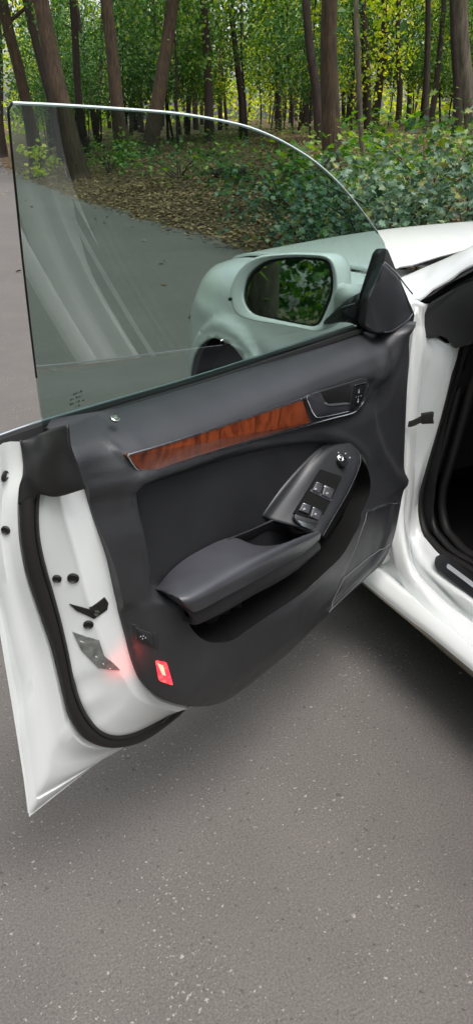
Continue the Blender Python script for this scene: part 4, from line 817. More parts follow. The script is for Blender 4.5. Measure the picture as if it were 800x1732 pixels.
fS4 = A3([(0.138,-0.0915,0.8378),(0.135,-0.0847,0.7816),(0.138,-0.0594,0.6582),(0.14,-0.0542,0.5003),(0.14,-0.0447,0.4137),(0.137,-0.0589,0.3526),(0.13,-0.1015,0.3147),(0.125,-0.1535,0.2999),(0.118,-0.2181,0.2942),(0.113,-0.2846,0.2949),(0.112,-0.327,0.2953)])
fS5 = A3([(0.155,-0.1106,0.8431),(0.15,-0.1059,0.7825),(0.152,-0.0827,0.6531),(0.155,-0.0524,0.5081),(0.155,-0.0388,0.4332),(0.155,-0.0454,0.3801),(0.15,-0.0765,0.3373),(0.146,-0.1149,0.3263),(0.142,-0.1612,0.3185),(0.138,-0.2318,0.325),(0.135,-0.2933,0.33)])
loops = []
for f, d, xr in ((fLa, .105, .02), (fLb, .065, .06), (fLc, .042, .085), (fS4, .02, .10), (fS5, .0, .13)):
    e = f[-1]; r_ = rear(d, e[0], xr, 0); r_[:, 2] += e[2] - r_[0, 2]; loops.append(np.vstack([f, r_]))
mid = lambda a, b, t, off: (rs(a, 120) * (1 - t) + rs(b, 120) * t) + np.array(off)
La, Lb, Lc, S4, S5 = [catmull(l, 120) for l in loops]
loft("door_sill", [La + np.array([.004, 0, -.024]), La, La * .5 + Lb * .5 + np.array([-.006, .0, .005]), Lb, Lb * .72 + Lc * .28 + np.array([.009, 0, -.022]), Lb * .35 + Lc * .65 + np.array([.010, 0, -.028]), Lc, S4, S5, S5 + np.array([.02, 0, -.006])], 120, M['paint'], car, sub=4, thick=.003)
# outer jamb between door front edge and wing
ja = A3([(0.05,-0.0758,0.9377),(0.04,-0.089,0.8745),(0.035,-0.1087,0.69),(0.035,-0.1183,0.5463),(0.035,-0.106,0.382),(0.04,-0.0931,0.272)]); jb = A3([(0.07,-0.0607,0.9331),(0.075,-0.0552,0.8633),(0.085,-0.0547,0.6649),(0.088,-0.0703,0.5168),(0.088,-0.0719,0.3869),(0.085,-0.0777,0.3136)]); jc = A3([(0.1,-0.0532,0.9213),(0.105,-0.0499,0.8792),(0.115,-0.0583,0.8189),(0.125,-0.0361,0.6527),(0.128,-0.0484,0.5003),(0.126,-0.0556,0.3707),(0.12,-0.0638,0.3242)]); jd = A3([(0.12,-0.0451,0.9179),(0.138,-0.0525,0.8561),(0.15,-0.1062,0.8237),(0.15,-0.1053,0.7962),(0.152,-0.0827,0.6531),(0.155,-0.0524,0.5081),(0.155,-0.0415,0.4176),(0.155,-0.0454,0.3801)])
ja, jb, jc, jd = [rs(catmull(q, 60), 60) for q in (ja, jb, jc, jd)]
loft("front_pillar", [ja + np.array([-.03, .10, 0]), ja + np.array([0, .02, 0]), jb + np.array([0, .004, 0]), jc * .55 + jb * .45 + np.array([0, -.003, 0]), jc + np.array([.0, .004, 0]), jd + np.array([0, .002, 0])], 60, M['paint'], car, sub=4, thick=.003)
# rocker
R0 = A3([(-0.004,-0.0515,0.2125),(-0.004,-0.2704,0.2163),(-0.004,-0.4778,0.2143)]); R1 = A3([(-0.006,-0.0588,0.2208),(-0.006,-0.2714,0.2261),(-0.006,-0.4765,0.2317)]); R2 = A3([(0.018,-0.0883,0.254),(0.018,-0.1757,0.2565),(0.018,-0.234,0.2601)])
ext = lambda P, f, b: np.vstack([P[0] + (P[0] - P[-1]) / np.linalg.norm(P[0] - P[-1]) * f, P, [(P[-1][0], b, P[-1][2])]])
r0, r1 = ext(R0, .45, -1.9), ext(R1, .45, -1.9)
r2 = np.array([(.02, .40, .262), (.02, 0, .262), (.02, -.2, .262), (.02, -.4, .262), (.02, -1.9, .262)]); la = np.array([(.046, .40, .25), (.046, .0, .252), (.042, -.2, .247), (.040, -.42, .241), (.04, -1.9, .241)])
loft("rocker_panel", [r0 + np.array([.05, 0, -.01]), r0, r1], 40, M['underseal'], car, sub=2)
loft("rocker", [r1, r1 * .6 + r2 * .4 + np.array([-.006, 0, .002]), r2, r2 * .3 + la * .7 + np.array([0, 0, .002]), la, la + np.array([.003, 0, -.024])], 40, M['paint'], car, sub=3)
# opening seal, scuff plate, door check strap
S5s = S5 + np.array([.012, .004, .002])
inw = np.array([.7, -.2, .0])
tube("opening_seal", np.vstack([A3([(0.21,-0.0883,0.91),(0.18,-0.1031,0.8628),(0.165,-0.1024,0.8238)]), S5s[4:]]), .011, M['rubber'], car, seg=8)
tube("opening_seal", S5s[4:] + np.array([.022, -.012, .006]), .010, M['rubber2'], car, seg=8)
tube("opening_seal", S5s[4:] + np.array([.045, -.030, .010]), .012, M['rubber'], car, seg=8)
zsc = float(S5[60][2])
sc = A3([(0.125,-0.1635,0.3087),(0.14,-0.1655,0.3212),(0.145,-0.1798,0.3207),(0.145,-0.2831,0.3232)]); sc2 = A3([(0.118,-0.1738,0.3006),(0.116,-0.1932,0.2963),(0.113,-0.3254,0.2973)])
def scuff(name, a, b, z, h, mat, bev):
    a, b = A3(a), A3(b); a = np.vstack([a, [(a[-1][0], -.80, a[-1][2])]]); b = np.vstack([b, [(b[-1][0], -.80, b[-1][2])]])
    P = np.vstack([a, b[::-1]]) + np.array([0, 0, z]); return plate(name, round_poly(P, .006), (-.35, 0, 1), h, mat, car, bevel=bev)
scuff("scuff_plate", [(0.112,-0.1799,0.3088),(0.11,-0.1953,0.3007),(0.109,-0.2632,0.2986),(0.109,-0.33,0.2979)], [(0.124,-0.1677,0.3179),(0.131,-0.1812,0.3334),(0.13,-0.2389,0.3376),(0.127,-0.3004,0.3409)], .004, .010, M['pod'], .002)
scuff("scuff_insert", [(0.115,-0.2106,0.3061),(0.1145,-0.2596,0.305),(0.114,-0.3227,0.3052)], [(0.123,-0.207,0.3205),(0.1225,-0.2575,0.3216),(0.122,-0.3098,0.3232)], .006, .004, M['satin'], .001)
scuff("scuff_strip", [(0.117,-0.2179,0.3137),(0.1165,-0.2661,0.314),(0.116,-0.3188,0.313)], [(0.121,-0.2177,0.3235),(0.1205,-0.2639,0.3224),(0.12,-0.3123,0.322)], .0078, .004, M['silver'], .0006)
loft("sill_corner", [A3([(0.05,-0.0231,0.2765),(0.04,-0.057,0.2524),(0.034,-0.0946,0.232),(0.03,-0.1619,0.24),(0.032,-0.2297,0.245),(0.038,-0.3005,0.2429)]), A3([(0.06,-0.0472,0.3041),(0.055,-0.0717,0.2742),(0.05,-0.1047,0.2546),(0.044,-0.1647,0.2412),(0.04,-0.231,0.2435),(0.04,-0.2981,0.2425)]), A3([(0.047,-0.0991,0.3507),(0.047,-0.1191,0.3015),(0.047,-0.1427,0.2765),(0.046,-0.1835,0.2567),(0.044,-0.2301,0.2452),(0.041,-0.3009,0.2439)])], 30, M['paint'], car, sub=4, thick=.002)
mobj("sill_wall", [(.092, .30, .2), (.092, -.42, .2), (.092, -.42, .235), (.092, -.12, .30), (.092, -.02, .5), (.092, .30, .5)], [(0, 1, 2, 3, 4, 5)], M['paint'], car, smooth=False)
ck = A3([(0.075,-0.0709,0.648),(0.09,-0.0773,0.6537),(0.1,-0.0808,0.6621),(0.108,-0.0837,0.6633),(0.118,-0.0969,0.666)])
strip("check_strap", rs(ck, 6) + np.array([0, -.004, -.008]), (.3, -.6, .1), .012, (0, 0, 1), .014, M['rubber'], car)
plate("check_strap_bracket", np.array([(0.1,-0.0813,0.6726),(0.118,-0.0988,0.6798),(0.118,-0.0992,0.6653),(0.118,-0.1035,0.6535),(0.1,-0.0832,0.6482)]) + np.array([0, -.008, 0]), (-.3, -1, .1), .012, M['rubber'], car, bevel=.002)
# ---------------- windscreen pillar
pb = np.array([(.19, .20, .915), (.2, .17, .932), (.2125, .085, .975), (.2245, 0, 1.015), (.245, -.14, 1.085), (.31, -.48, 1.235), (.38, -.80, 1.345)])
po = np.vstack([[(.085, .12, .905)], A3([(0.095,-0.0297,0.9225),(0.107,-0.049,0.942),(0.12,-0.0671,0.9569),(0.137,-0.1099,0.9878),(0.15,-0.1372,1.0107)]), [(.235, -.50, 1.185), (.30, -.82, 1.315)]])
p_b, p_o = catmull(pb, 40), catmull(po, 40)
loft("windscreen_pillar", [p_b + np.array([.012, .004, -.02]), p_b, p_b * .72 + p_o * .28 + np.array([-.012, .004, .008]), p_b * .35 + p_o * .65 + np.array([-.016, .0, .007]), p_o * .94 + p_b * .06 + np.array([-.006, 0, .003]), p_o], 60, M['paint'], car, sub=4)
pr1 = np.vstack([A3([(0.115,-0.0423,0.9218),(0.135,-0.0792,0.9552),(0.157,-0.1309,1.0019)]), [(.245, -.51, 1.175), (.31, -.83, 1.305)]]); pr2 = np.vstack([A3([(0.125,-0.0485,0.9221),(0.147,-0.0855,0.9502),(0.168,-0.1229,0.9788)]), [(.26, -.51, 1.155), (.32, -.83, 1.29)]])
q1, q2 = catmull(pr1, 40), catmull(pr2, 40)
loft("pillar_seal", [p_o[3:] + np.array([.002, 0, -.001]), rs(p_o[3:], 37) * .5 + rs(q1, 37) * .5 + np.array([-.008, -.006, -.002]), rs(q1, 37)], 40, M['rubber'], car, sub=3)
loft("pillar_channel", [q1, q1 * .5 + q2 * .5 + np.array([.004, 0, 0]), q2], 40, M['satin'], car, sub=3)
tube("pillar_bead", q2 + np.array([-.002, -.002, 0]), .0016, M['alu'], car, seg=6)
# dark lining behind the pillar
dl = np.vstack([A3([(0.128,-0.0388,0.92),(0.124,-0.0257,0.8898),(0.124,-0.0187,0.8542),(0.126,-0.0294,0.8412),(0.132,-0.0442,0.8371),(0.142,-0.0699,0.8487),(0.147,-0.0873,0.8453),(0.15,-0.0983,0.8327),(0.155,-0.1076,0.8275)])])
lin_top = catmull(np.vstack([pr2, ]), 24)
P = np.vstack([dl, [(.17, -.20, .87), (.2, -.45, .9), (.30, -.45, 1.09)], catmull(pr2[:4], 8)[::-1]])
plate("pillar_lining", P + np.array([-.018, -.021, .006]), (-.6, -.8, .1), .03, M['rubber2'], car, bevel=.004)
# ---------------- roof, windscreen, far side, tail (closes the body; mostly out of the photograph)
RY = [(-.80, 1.335, 1.395), (-1.0, 1.36, 1.42), (-1.4, 1.37, 1.435), (-1.9, 1.34, 1.415), (-2.4, 1.22, 1.30), (-2.9, 1.03, 1.06)]
def roof_row(y, ze, zc, xe): 
    x = np.linspace(0, 1, 9); h = [(xe + (CX - xe) * k, y, ze + (zc - ze) * math.sin(k * math.pi / 2)) for k in x]; h = np.array(h); return np.vstack([h, (h * [-1, 1, 1] + [2 * CX, 0, 0])[::-1][1:]])
loft("roof", [roof_row(y, a, b, .37 if y > -2.2 else .33) for y, a, b in RY[:4]], 17, M['paint'], car, sub=4, resample=False, thick=.006)
loft("rear_screen", [roof_row(y, a, b, .36) for y, a, b in RY[3:]], 17, M['darkglass'], car, sub=4, resample=False)
wsb = np.array([(x, np.interp(x, hx, hy) - .02, float(bonnet_z(x, .2)) - .012) for x in np.linspace(.2, CX, 9)]); wsb = np.vstack([wsb, (wsb * [-1, 1, 1] + [2 * CX, 0, 0])[::-1][1:]])
wst = roof_row(-.80, 1.335, 1.395, .385); wsb[0] = (.205, .165, .925); wsb[-1] = (2 * CX - .205, .165, .925)
wm = wsb * .5 + wst * .5 + np.array([0, .04, .05]); wm[0] = (.262, -.20, 1.105); wm[-1] = (2 * CX - .262, -.20, 1.105)
loft("windscreen", [wsb, wm, wst], 17, M['darkglass'], car, sub=6, resample=False)
loft("cowl", [wsb + np.array([0, .10, -.03]), wsb + np.array([0, .03, -.02]), wsb], 17, M['rubber'], car, sub=2, resample=False)
plate("engine_bay_cover", [(.17, 1.38, .58), (2 * CX - .17, 1.38, .58), (2 * CX - .17, .16, .84), (.17, .16, .84)], (0, 0, 1), .05, M['dark'], car)
mobj("bulkhead_panel", [(.06, .16, .6), (2 * CX - .06, .16, .6), (2 * CX - .2, .20, .97), (.2, .20, .91)], [(0, 1, 2, 3)], M['dark'], car, smooth=False)
px_ = rs(pb[1:5], 6); loft("cowl_side", [hr + np.array([.01, .015, -.012]), hr * .5 + px_ * .5 + np.array([.02, .0, -.022]), px_ + np.array([.012, .0, -.012])], 12, M['rubber'], car, sub=3)
def side(ys, zs, fx): return np.array([[(fx(y, z), y, z) for z in zs] for y in ys])
sx = lambda y, z: np.interp(z, [.2, .3, .5, .7, .85, .93], [.03, .0, -.03, -.035, -.02, .01]) + (0 if y > -2.4 else .25 * ((y + 2.4) / .75) ** 2)
RWY = WY - 2.81
ysd = np.linspace(-1.10, -3.12, 60); zsd = np.linspace(.24, .93, 26); G = side(ysd, zsd, sx); fc = [q for q in grid_faces(60, 26) if np.hypot(ysd[q[0] // 26] - RWY - .015, zsd[q[0] % 26] - WZ) > WR]
rq = mobj("rear_side", G.reshape(-1, 3), fc, M['paint'], car, sharp=0, recalc=False); md = rq.modifiers.new("thickness", 'SOLIDIFY'); md.thickness = .006; mirrored(rq)
ysd = np.linspace(-.02, -1.10, 20); G = side(ysd, zsd, sx); o = mobj("far_door", (G * [-1, 1, 1] + [2 * CX, 0, 0]).reshape(-1, 3), grid_faces(20, 26), M['paint'], car, sharp=0, recalc=False)
for s in (1, -1):
    a = np.array([(.012, y, .925) for y in np.linspace(-1.06 if s > 0 else .0, -2.75, 14)]); b = np.array([(.36, y, 1.33) for y in np.linspace(-1.06 if s > 0 else -.75, -2.2, 14)]); 
    if s < 0: a, b = a * [-1, 1, 1] + [2 * CX, 0, 0], b * [-1, 1, 1] + [2 * CX, 0, 0]
    loft("side_window", [a, a * .5 + b * .5 + np.array([-.03 * s, 0, .01]), b], 14, M['darkglass'], car, sub=4, resample=False)
cp = np.vstack([S5[-22:]]); lq = La[-48:].copy(); lq[:, 0] = -.012; lq[:, 1] = -1.11; loft("pillar_apron", [lq, lq * .4 + La[-48:] * .6 + np.array([-.012, 0, 0]), La[-48:]], 48, M["paint"], car, sub=3)
loft("centre_pillar", [La[-26:] + np.array([-.01, -.03, 0]), La[-26:], S5[-26:] + np.array([.01, 0, 0])], 26, M['paint'], car, sub=2, thick=.004)
loft("centre_pillar_cover", [np.array([(.012, -1.06, .93), (.12, -1.06, 1.1), (.34, -1.06, 1.34)]), np.array([(.02, -1.00, .93), (.13, -1.0, 1.1), (.345, -.99, 1.34)]), np.array([(.06, -.98, .93), (.17, -.98, 1.09), (.36, -.97, 1.33)])], 12, M['piano'], car, sub=2)
tl = np.array([(.25, -3.12, .25), (.25, -3.16, .5), (.28, -3.14, .8), (.33, -2.95, 1.0)]); tm = tl.copy(); tm[:, 0] = CX; tm[:, 1] -= .05; tm[:, 2] += [0, 0, 0, .05]; tr = tl * [-1, 1, 1] + [2 * CX, 0, 0]
loft("tail_panel", [G_ for G_ in (tl + np.array([-.01, .1, 0]), tl, tm, tr, tr + np.array([.01, .1, 0]))], 14, M['paint'], car, sub=4)
loft("boot_lid", [np.array([(.02, -2.75, .93), (.1, -3.0, .95), (.27, -3.14, .85)]), np.array([(CX, -2.85, 1.07), (CX, -3.0, 1.05), (CX, -3.18, .95)]), np.array([(2 * CX - .02, -2.75, .93), (2 * CX - .1, -3.0, .95), (2 * CX - .27, -3.14, .85)])], 14, M['paint'], car, sub=5)
# cabin: floor, dash, seats
plate("cabin_floor", [(.16, .35, .30), (2 * CX - .1, .35, .30), (2 * CX - .1, -2.6, .30), (.16, -2.6, .30)], (0, 0, 1), .09, M['carpet'], car)
loft("dashboard", [np.array([(.17, .25, .45), (.17, .0, .45), (.17, -.02, .62), (.17, -.12, .74), (.17, -.10, .88), (.19, .20, .93)]), np.array([(1.62, .25, .45), (1.62, .0, .45), (1.62, -.02, .62), (1.62, -.12, .74), (1.62, -.10, .88), (1.62, .20, .93)])], 20, M['dark'], car, straight=True)
mobj("firewall", [(.02, .22, .2), (1.77, .22, .2), (1.77, .22, .93), (.10, .22, .92)], [(0, 1, 2, 3)], M['dark'], car, smooth=False)
mobj("footwell_lining", A3([(.165, .22, .28), (.17, -.09, .34), (.165, -.09, .5), (.165, -.10, .66), (.17, -.14, .86), (.17, .22, .9)]), [(0, 1, 2, 3, 4, 5)], M['dark'], car, smooth=False)
st_ = empty("steering_wheel", (.52, -.33, .83), 0, car); st_.rotation_euler = (R(-65), 0, 0)
tube("wheel_rim", [(.185 * math.cos(a), .185 * math.sin(a), 0) for a in np.linspace(0, 2 * math.pi, 40)], .016, M['seat'], st_)
strip("wheel_spoke", [(-.17, 0, 0), (-.05, 0, -.02), (.05, 0, -.02), (.17, 0, 0)], (0, 1, 0), .05, (0, 0, 1), .015, M['dark'], st_)
def seat(cx):
    s = empty("seat", (cx, -.80, .30), 0, car)
    sec = lambda y, z, hw, h: np.array([(-hw, y, z), (-hw, y, z + h * .9), (-hw * .75, y, z + h * 1.05), (-hw * .6, y, z + h * .8), (0, y, z + h * .75), (hw * .6, y, z + h * .8), (hw * .75, y, z + h * 1.05), (hw, y, z + h * .9), (hw, y, z)])
    loft("seat_cushion", [sec(.38, .10, .22, .10), sec(.30, .06, .25, .17), sec(.1, .04, .26, .18), sec(-.15, .03, .25, .16)], 30, M['seat'], s, sub=3)
    bk = lambda y, z, hw, d: np.array([(-hw, y - d, z), (-hw, y + .05, z), (-hw * .7, y + .06, z), (-hw * .55, y, z), (0, y - .01, z), (hw * .55, y, z), (hw * .7, y + .06, z), (hw, y + .05, z), (hw, y - d, z)])
    loft("seat_backrest", [bk(-.12, .15, .24, .1), bk(-.18, .35, .27, .1), bk(-.25, .6, .26, .09), bk(-.33, .80, .19, .05)], 30, M['seat'], s, sub=3, thick=.02)
    loft("headrest", [bk(-.33, .82, .11, .05), bk(-.34, .90, .13, .05), bk(-.36, 1.0, .10, .04)], 20, M['seat'], s, sub=3, thick=.02)
seat(.50); seat(1.29)
mobj("rear_bulkhead", [(.05, -1.75, .3), (1.75, -1.75, .3), (1.6, -2.0, .95), (.2, -2.0, .95)], [(0, 1, 2, 3)], M['seat'], car, smooth=False)
plate("underbody", [(.16, 1.22, .24), (2 * CX - .16, 1.22, .24), (2 * CX - .06, -3.0, .24), (.06, -3.0, .24)], (0, 0, 1), .06, M['rubber'], car)


# ============================================================ forest
yg = lambda h: lin(h)
L_GREEN = [(0, lin('#2f5424')), (.35, lin('#456d2a')), (.7, lin('#608635')), (1, lin('#92a63f'))]
L_BLUE = [(0, lin('#304a38')), (.4, lin('#4a6950')), (.75, lin('#688670')), (.93, lin('#748656')), (1, lin('#9a914c'))]
L_YEL_SUN = [(0, lin('#7f9f28')), (.4, lin('#a5bd30')), (.75, lin('#c6cd3e')), (.93, lin('#e2da58')), (1, lin('#f4efa0'))]  # yellow leaves; for the far wood, sunlight painted into the leaf colour
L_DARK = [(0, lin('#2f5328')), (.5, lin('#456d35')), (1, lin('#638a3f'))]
L_LIT = [(0, lin('#4a3b26')), (.3, lin('#6a563a')), (.6, lin('#86704c')), (.85, lin('#a08a62')), (1, lin('#6c6840'))]
M['leaf'] = mat_leaf("green_leaves", L_GREEN, .4); M['leaf_blue'] = mat_leaf("bluish_leaves", L_BLUE, .25, .45)
M['leaf_yellow_sun'] = mat_leaf("yellow_sunlit_leaves", L_YEL_SUN, .55); M['leaf_dark'] = mat_leaf("dark_leaves", L_DARK, .35)
M['litter'] = mat_leaf("fallen_leaves", L_LIT, .1, .7)
def leaf_mesh(name, C, size, mat, up=.4, shape=6, lobes=False):
    """folded leaf blades at centres C"""
    n = len(C); C = np.asarray(C, float)
    a = rng.uniform(0, 2 * np.pi, n); nrm = rng.normal(size=(n, 3)) * [1, 1, .7] + [0, 0, up * 2]; nrm /= np.linalg.norm(nrm, axis=1)[:, None]
    t1 = np.stack([np.cos(a), np.sin(a), rng.normal(size=n) * .4 - .25], 1); t1 -= nrm * (t1 * nrm).sum(1)[:, None]; t1 /= np.linalg.norm(t1, axis=1)[:, None]; t2 = np.cross(nrm, t1)
    s = size * rng.uniform(.55, 1.3, n)
    if lobes: prof = [(-.5, 0, 0), (-.34, .14, .03), (-.30, .42, .06), (-.08, .24, .04), (.10, .52, .07), (.16, .20, .02), (.5, 0, -.08), (.16, -.20, .02), (.10, -.52, .07), (-.08, -.24, .04), (-.30, -.42, .06), (-.34, -.14, .03)]
    else: prof = [(-.5, 0, 0), (-.12, .30, .05), (.22, .24, .03), (.5, 0, -.07), (.22, -.24, .03), (-.12, -.30, .05)]
    k = len(prof); V = np.zeros((n, k, 3))
    for i, (x, y, z) in enumerate(prof): V[:, i] = C + t1 * (x * s)[:, None] + t2 * (y * s)[:, None] + nrm * (z * s)[:, None]
    me = bpy.data.meshes.new(name); me.vertices.add(n * k); me.vertices.foreach_set('co', V.ravel())
    h = k // 2
    # two halves folded along the midrib, sharing it
    poly = np.concatenate([np.arange(0, h + 1), np.r_[h:k, 0]]); per = len(poly)
    li = (np.arange(n)[:, None] * k + poly[None]).ravel(); me.loops.add(n * per); me.loops.foreach_set('vertex_index', li)
    st = (np.arange(n)[:, None] * per + np.array([0, h + 1])[None]).ravel(); me.polygons.add(n * 2); me.polygons.foreach_set('loop_start', st)
    me.update(calc_edges=True); me.validate(); me.materials.append(mat); return me
def blob_points(n, c, r, clumps, cr, hollow=.3):
    """points in leaf clumps spread through an ellipsoid"""
    d = rng.normal(size=(clumps, 3)); d /= np.linalg.norm(d, axis=1)[:, None]; rad = rng.uniform(hollow, 1, clumps) ** .5
    cc = np.asarray(c) + d * rad[:, None] * np.asarray(r); k = rng.integers(0, clumps, n)
    return cc[k] + rng.normal(size=(n, 3)) * np.asarray(cr) * rng.uniform(.5, 1.3, clumps)[k][:, None]
def limb_data(mb, P, r0, r1, seg=6):
    mb.add(*tube_data(P, np.linspace(r0, r1, len(P)), seg))
def trunk_mesh(name, pts, radii, mat, seg=12, rough=.10, limbs=()):
    P = catmull(pts, 34); rr = np.interp(np.linspace(0, 1, 34), np.linspace(0, 1, len(radii)), radii)
    v, f = tube_data(P, rr, seg, cap=True); v = np.array(v); c = np.repeat(P, seg, 0); a = np.tile(np.arange(seg), 34); h = c[:, 2]
    k = 1 + rough * (np.sin(a * 2.1 + h * 1.7) * .6 + np.sin(a * 3.7 + h * 3.1 + 1) * .5 + rng.normal(size=len(v)) * .25)
    v = c + (v - c) * k[:, None]
    mb = MB(); mb.add(v, f)
    for Pl, ra, rb in limbs: limb_data(mb, Pl, ra, rb)
    me = bpy.data.meshes.new(name); me.from_pydata([tuple(p) for p in mb.v], [], mb.f); me.shade_smooth(); me.materials.append(mat); return me
def mo(name, me, parent=None, loc=None):
    o = bpy.data.objects.new(name, me); col.objects.link(o)
    if parent: o.parent = parent
    if loc is not None: o.location = loc
    return o
# ---- shared crowns (leaf clouds with their twigs)
def crown_mesh(name, n, c, r, clumps, cr, size, mat, **k): return leaf_mesh(name, blob_points(n, c, r, clumps, cr), size, mat, **k)
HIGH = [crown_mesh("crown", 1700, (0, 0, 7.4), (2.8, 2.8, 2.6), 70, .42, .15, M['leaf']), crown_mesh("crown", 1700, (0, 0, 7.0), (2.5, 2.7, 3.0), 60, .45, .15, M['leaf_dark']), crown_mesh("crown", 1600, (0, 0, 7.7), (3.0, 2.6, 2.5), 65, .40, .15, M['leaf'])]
SAP = [crown_mesh("crown", 3600, (0, 0, 2.7), (1.5, 1.5, 1.7), 60, .22, .095, M['leaf']), crown_mesh("crown", 3600, (0, 0, 2.5), (1.7, 1.4, 1.5), 55, .24, .095, M['leaf_dark']), crown_mesh("crown", 3400, (0, 0, 3.2), (1.6, 1.7, 2.1), 60, .24, .10, M['leaf']), crown_mesh("crown", 3000, (0, 0, 3.0), (1.8, 1.8, 2.2), 50, .26, .11, M['leaf_yellow_sun'])]
# ---- the trunks one can tell apart, each at its own distance: (base x, base y, x, y, z at 2-5 m height, radius)
TR = [(4.2136,22.9872,3.9295,23.1233,4.089,0.1498),(4.6703,21.8563,4.3317,22.0185,3.9943,0.1006),(3.7461,16.9328,3.4842,17.0583,3.4371,0.165),(5.9381,23.5916,5.8803,23.6193,4.2375,0.1012),(5.4383,18.5214,5.2602,18.6068,3.6862,0.1384),(6.9166,20.1257,7.4268,19.8812,3.9263,0.1585),(9.8438,23.2551,9.7643,23.2931,4.3969,0.1132),(11.1977,23.7301,10.9307,23.858,4.5135,0.0923),(10.2817,17.4094,9.9583,17.5643,3.8117,0.0988),(6.904,11.2699,6.7821,11.3284,3.0063,0.1303),(5.3613,8.1001,5.1762,8.1887,2.6004,0.031),(12.4496,18.3966,12.1239,18.5526,4.0221,0.0935),(15.5294,19.8645,15.2892,19.9796,4.3277,0.0809),(16.8753,21.351,16.9532,21.3137,4.549,0.0782),(12.3966,14.6854,12.1263,14.8149,3.6341,0.0944),(5.8272,6.4898,5.6236,6.5873,2.4564,0.066),(4.9428,30.9985,5.2123,30.8694,4.957,0.1384),(8.2361,30.215,7.9134,30.3697,5.0395,0.089),(11.9213,29.9784,12.1779,29.8554,5.1983,0.0815),(14.6211,27.5931,14.4623,27.6692,5.0849,0.089),(17.8114,24.4042,17.5779,24.5161,4.9125,0.0863),(18.5527,28.7477,18.5164,28.7651,5.4004,0.0863)]
BK = ['bark', 'bark_dark', 'bark', 'bark_dark', 'bark', 'bark', 'bark_dark', 'bark_dark', 'bark_dark', 'bark', 'bark_grey', 'bark_dark', 'bark_dark', 'bark_dark', 'bark_dark', 'bark_grey', 'bark_dark'] + ['bark_dark'] * 5
LB = ["stout brown tree leaning left at the far left, behind the door glass corner", "thin dark tree leaning left between the two stout left trees", "stoutest brown tree seen through the glass with its foot at the leaf slope", "thin dark crooked tree just right of the stoutest left tree",
      "brown tree leaning left, third stout trunk from the left", "brown tree leaning right whose top tilts over the glass", "slim dark upright tree behind the middle of the glass", "slimmest dark tree standing beside the fallen log",
      "dark tree just left of the broad upright trunk", "broad upright brown tree above the right part of the glass", "pale thin bare stem rising from the bushes right of the broad upright trunk", "dark tree hidden behind the pale thin stem",
      "slim dark tree at right with a leaning neighbour", "thin dark tree leaning right towards the dark upright trunk", "dark upright tree just left of the pale trunk at the right edge", "pale grey brown tree at the right edge of the photo above the bonnet",
      "dark trunk at the left edge of the photo beyond the road end", "far thin tree between the left stout trunks", "far thin tree behind the right leaning trunk", "far thin tree left of the dark upright trunk", "far thin tree left of the dark forked trunks", "farthest thin tree behind the pale bare stem"]
for i, (bx_, by_, tx, ty, tz, r) in enumerate(TR):
    b = np.array([bx_, by_, 1.29]); T = np.array([tx, ty, tz]); d = (T - b) / (T[2] - b[2]); z0 = float(ter(bx_, by_)) - .1
    base = b + d * (z0 - 1.29); H = 9.5 if r > .07 else 7.0
    pts = [base + d * h + np.array([.05 * math.sin(h * 1.1 + i), .05 * math.cos(h * .9 + i * 2), 0]) * min(1, h) for h in np.linspace(0, H, 9)]
    pts = [p - base for p in pts]
    t_ = tag(empty("tree", base), LB[i], "tree", "trees standing in the forest")
    lm = []
    for k in range(5 if r > .06 else 2):
        h = rng.uniform(.38, .8) * H; a = rng.uniform(0, 6.28); q = d * h; L = rng.uniform(1, 2.2)
        lm.append((catmull([q, q + np.array([math.cos(a) * L * .5, math.sin(a) * L * .5, .5 * L * .6]), q + np.array([math.cos(a) * L, math.sin(a) * L, L * .9])], 7), r * .4, r * .08))
    mo("trunk", trunk_mesh("trunk", pts, [r * 1.5, r * 1.12, r, r * .97, r * .92, r * .85, r * .7, r * .5, r * .25], M[BK[i]], 14, limbs=lm), t_)
    c = mo("crown", HIGH[i % 3], t_, d * (H - 9) * .6); c.rotation_euler.z = rng.uniform(0, 6.28); k = .75 + .25 * rng.random(); c.scale = (k, k, k)
# ---- understorey saplings: one of each kind, then copies
def sapling(crown):
    s = empty("sapling"); st = [(0, 0, -.1), (.05, .02, .8), (-.03, .06, 1.8), (.04, .0, 3.0), (0, .03, 4.2)]
    lm = [(catmull([(0, 0, h), (.4 * math.cos(a), .4 * math.sin(a), h + .4), (1.0 * math.cos(a), 1.0 * math.sin(a), h + .7)], 6), .014, .004) for h, a in ((1.0, .3), (1.5, 2.4), (2.0, 4.2), (2.5, 1.2), (2.9, 5.3), (3.3, 3.0))]
    mo("trunk", trunk_mesh("trunk", st, [.035, .03, .026, .02, .01], M['bark_dark'], 7, limbs=lm), s); mo("crown", crown, s); return s
def copy_tree(o):
    c = o.copy(); col.objects.link(c)
    for ch in o.children:
        q = ch.copy(); col.objects.link(q); q.parent = c
    return c
protos = [sapling(c) for c in SAP]; used = [False] * 4
def ray_xy(px, D):          # a bearing across the view and a distance, in metres
    a = R(25.6) + math.atan((px - 400) / 1469); return CAM.x + D * math.sin(a), CAM.y + D * math.cos(a)
spots = []
for k in range(78):
    D = rng.uniform(21, 30) if k < 16 else rng.uniform(28, 52); a = R(25.6) + rng.uniform(-.38, .36); x, y = CAM.x + D * math.sin(a), CAM.y + D * math.cos(a)
    if x < float(edge_x(y)) + 1.0: continue
    spots.append((x, y, D))
KIND = ["leafy green sapling", "dark leaved sapling", "tall thin green sapling", "yellow green sun-painted sapling"]
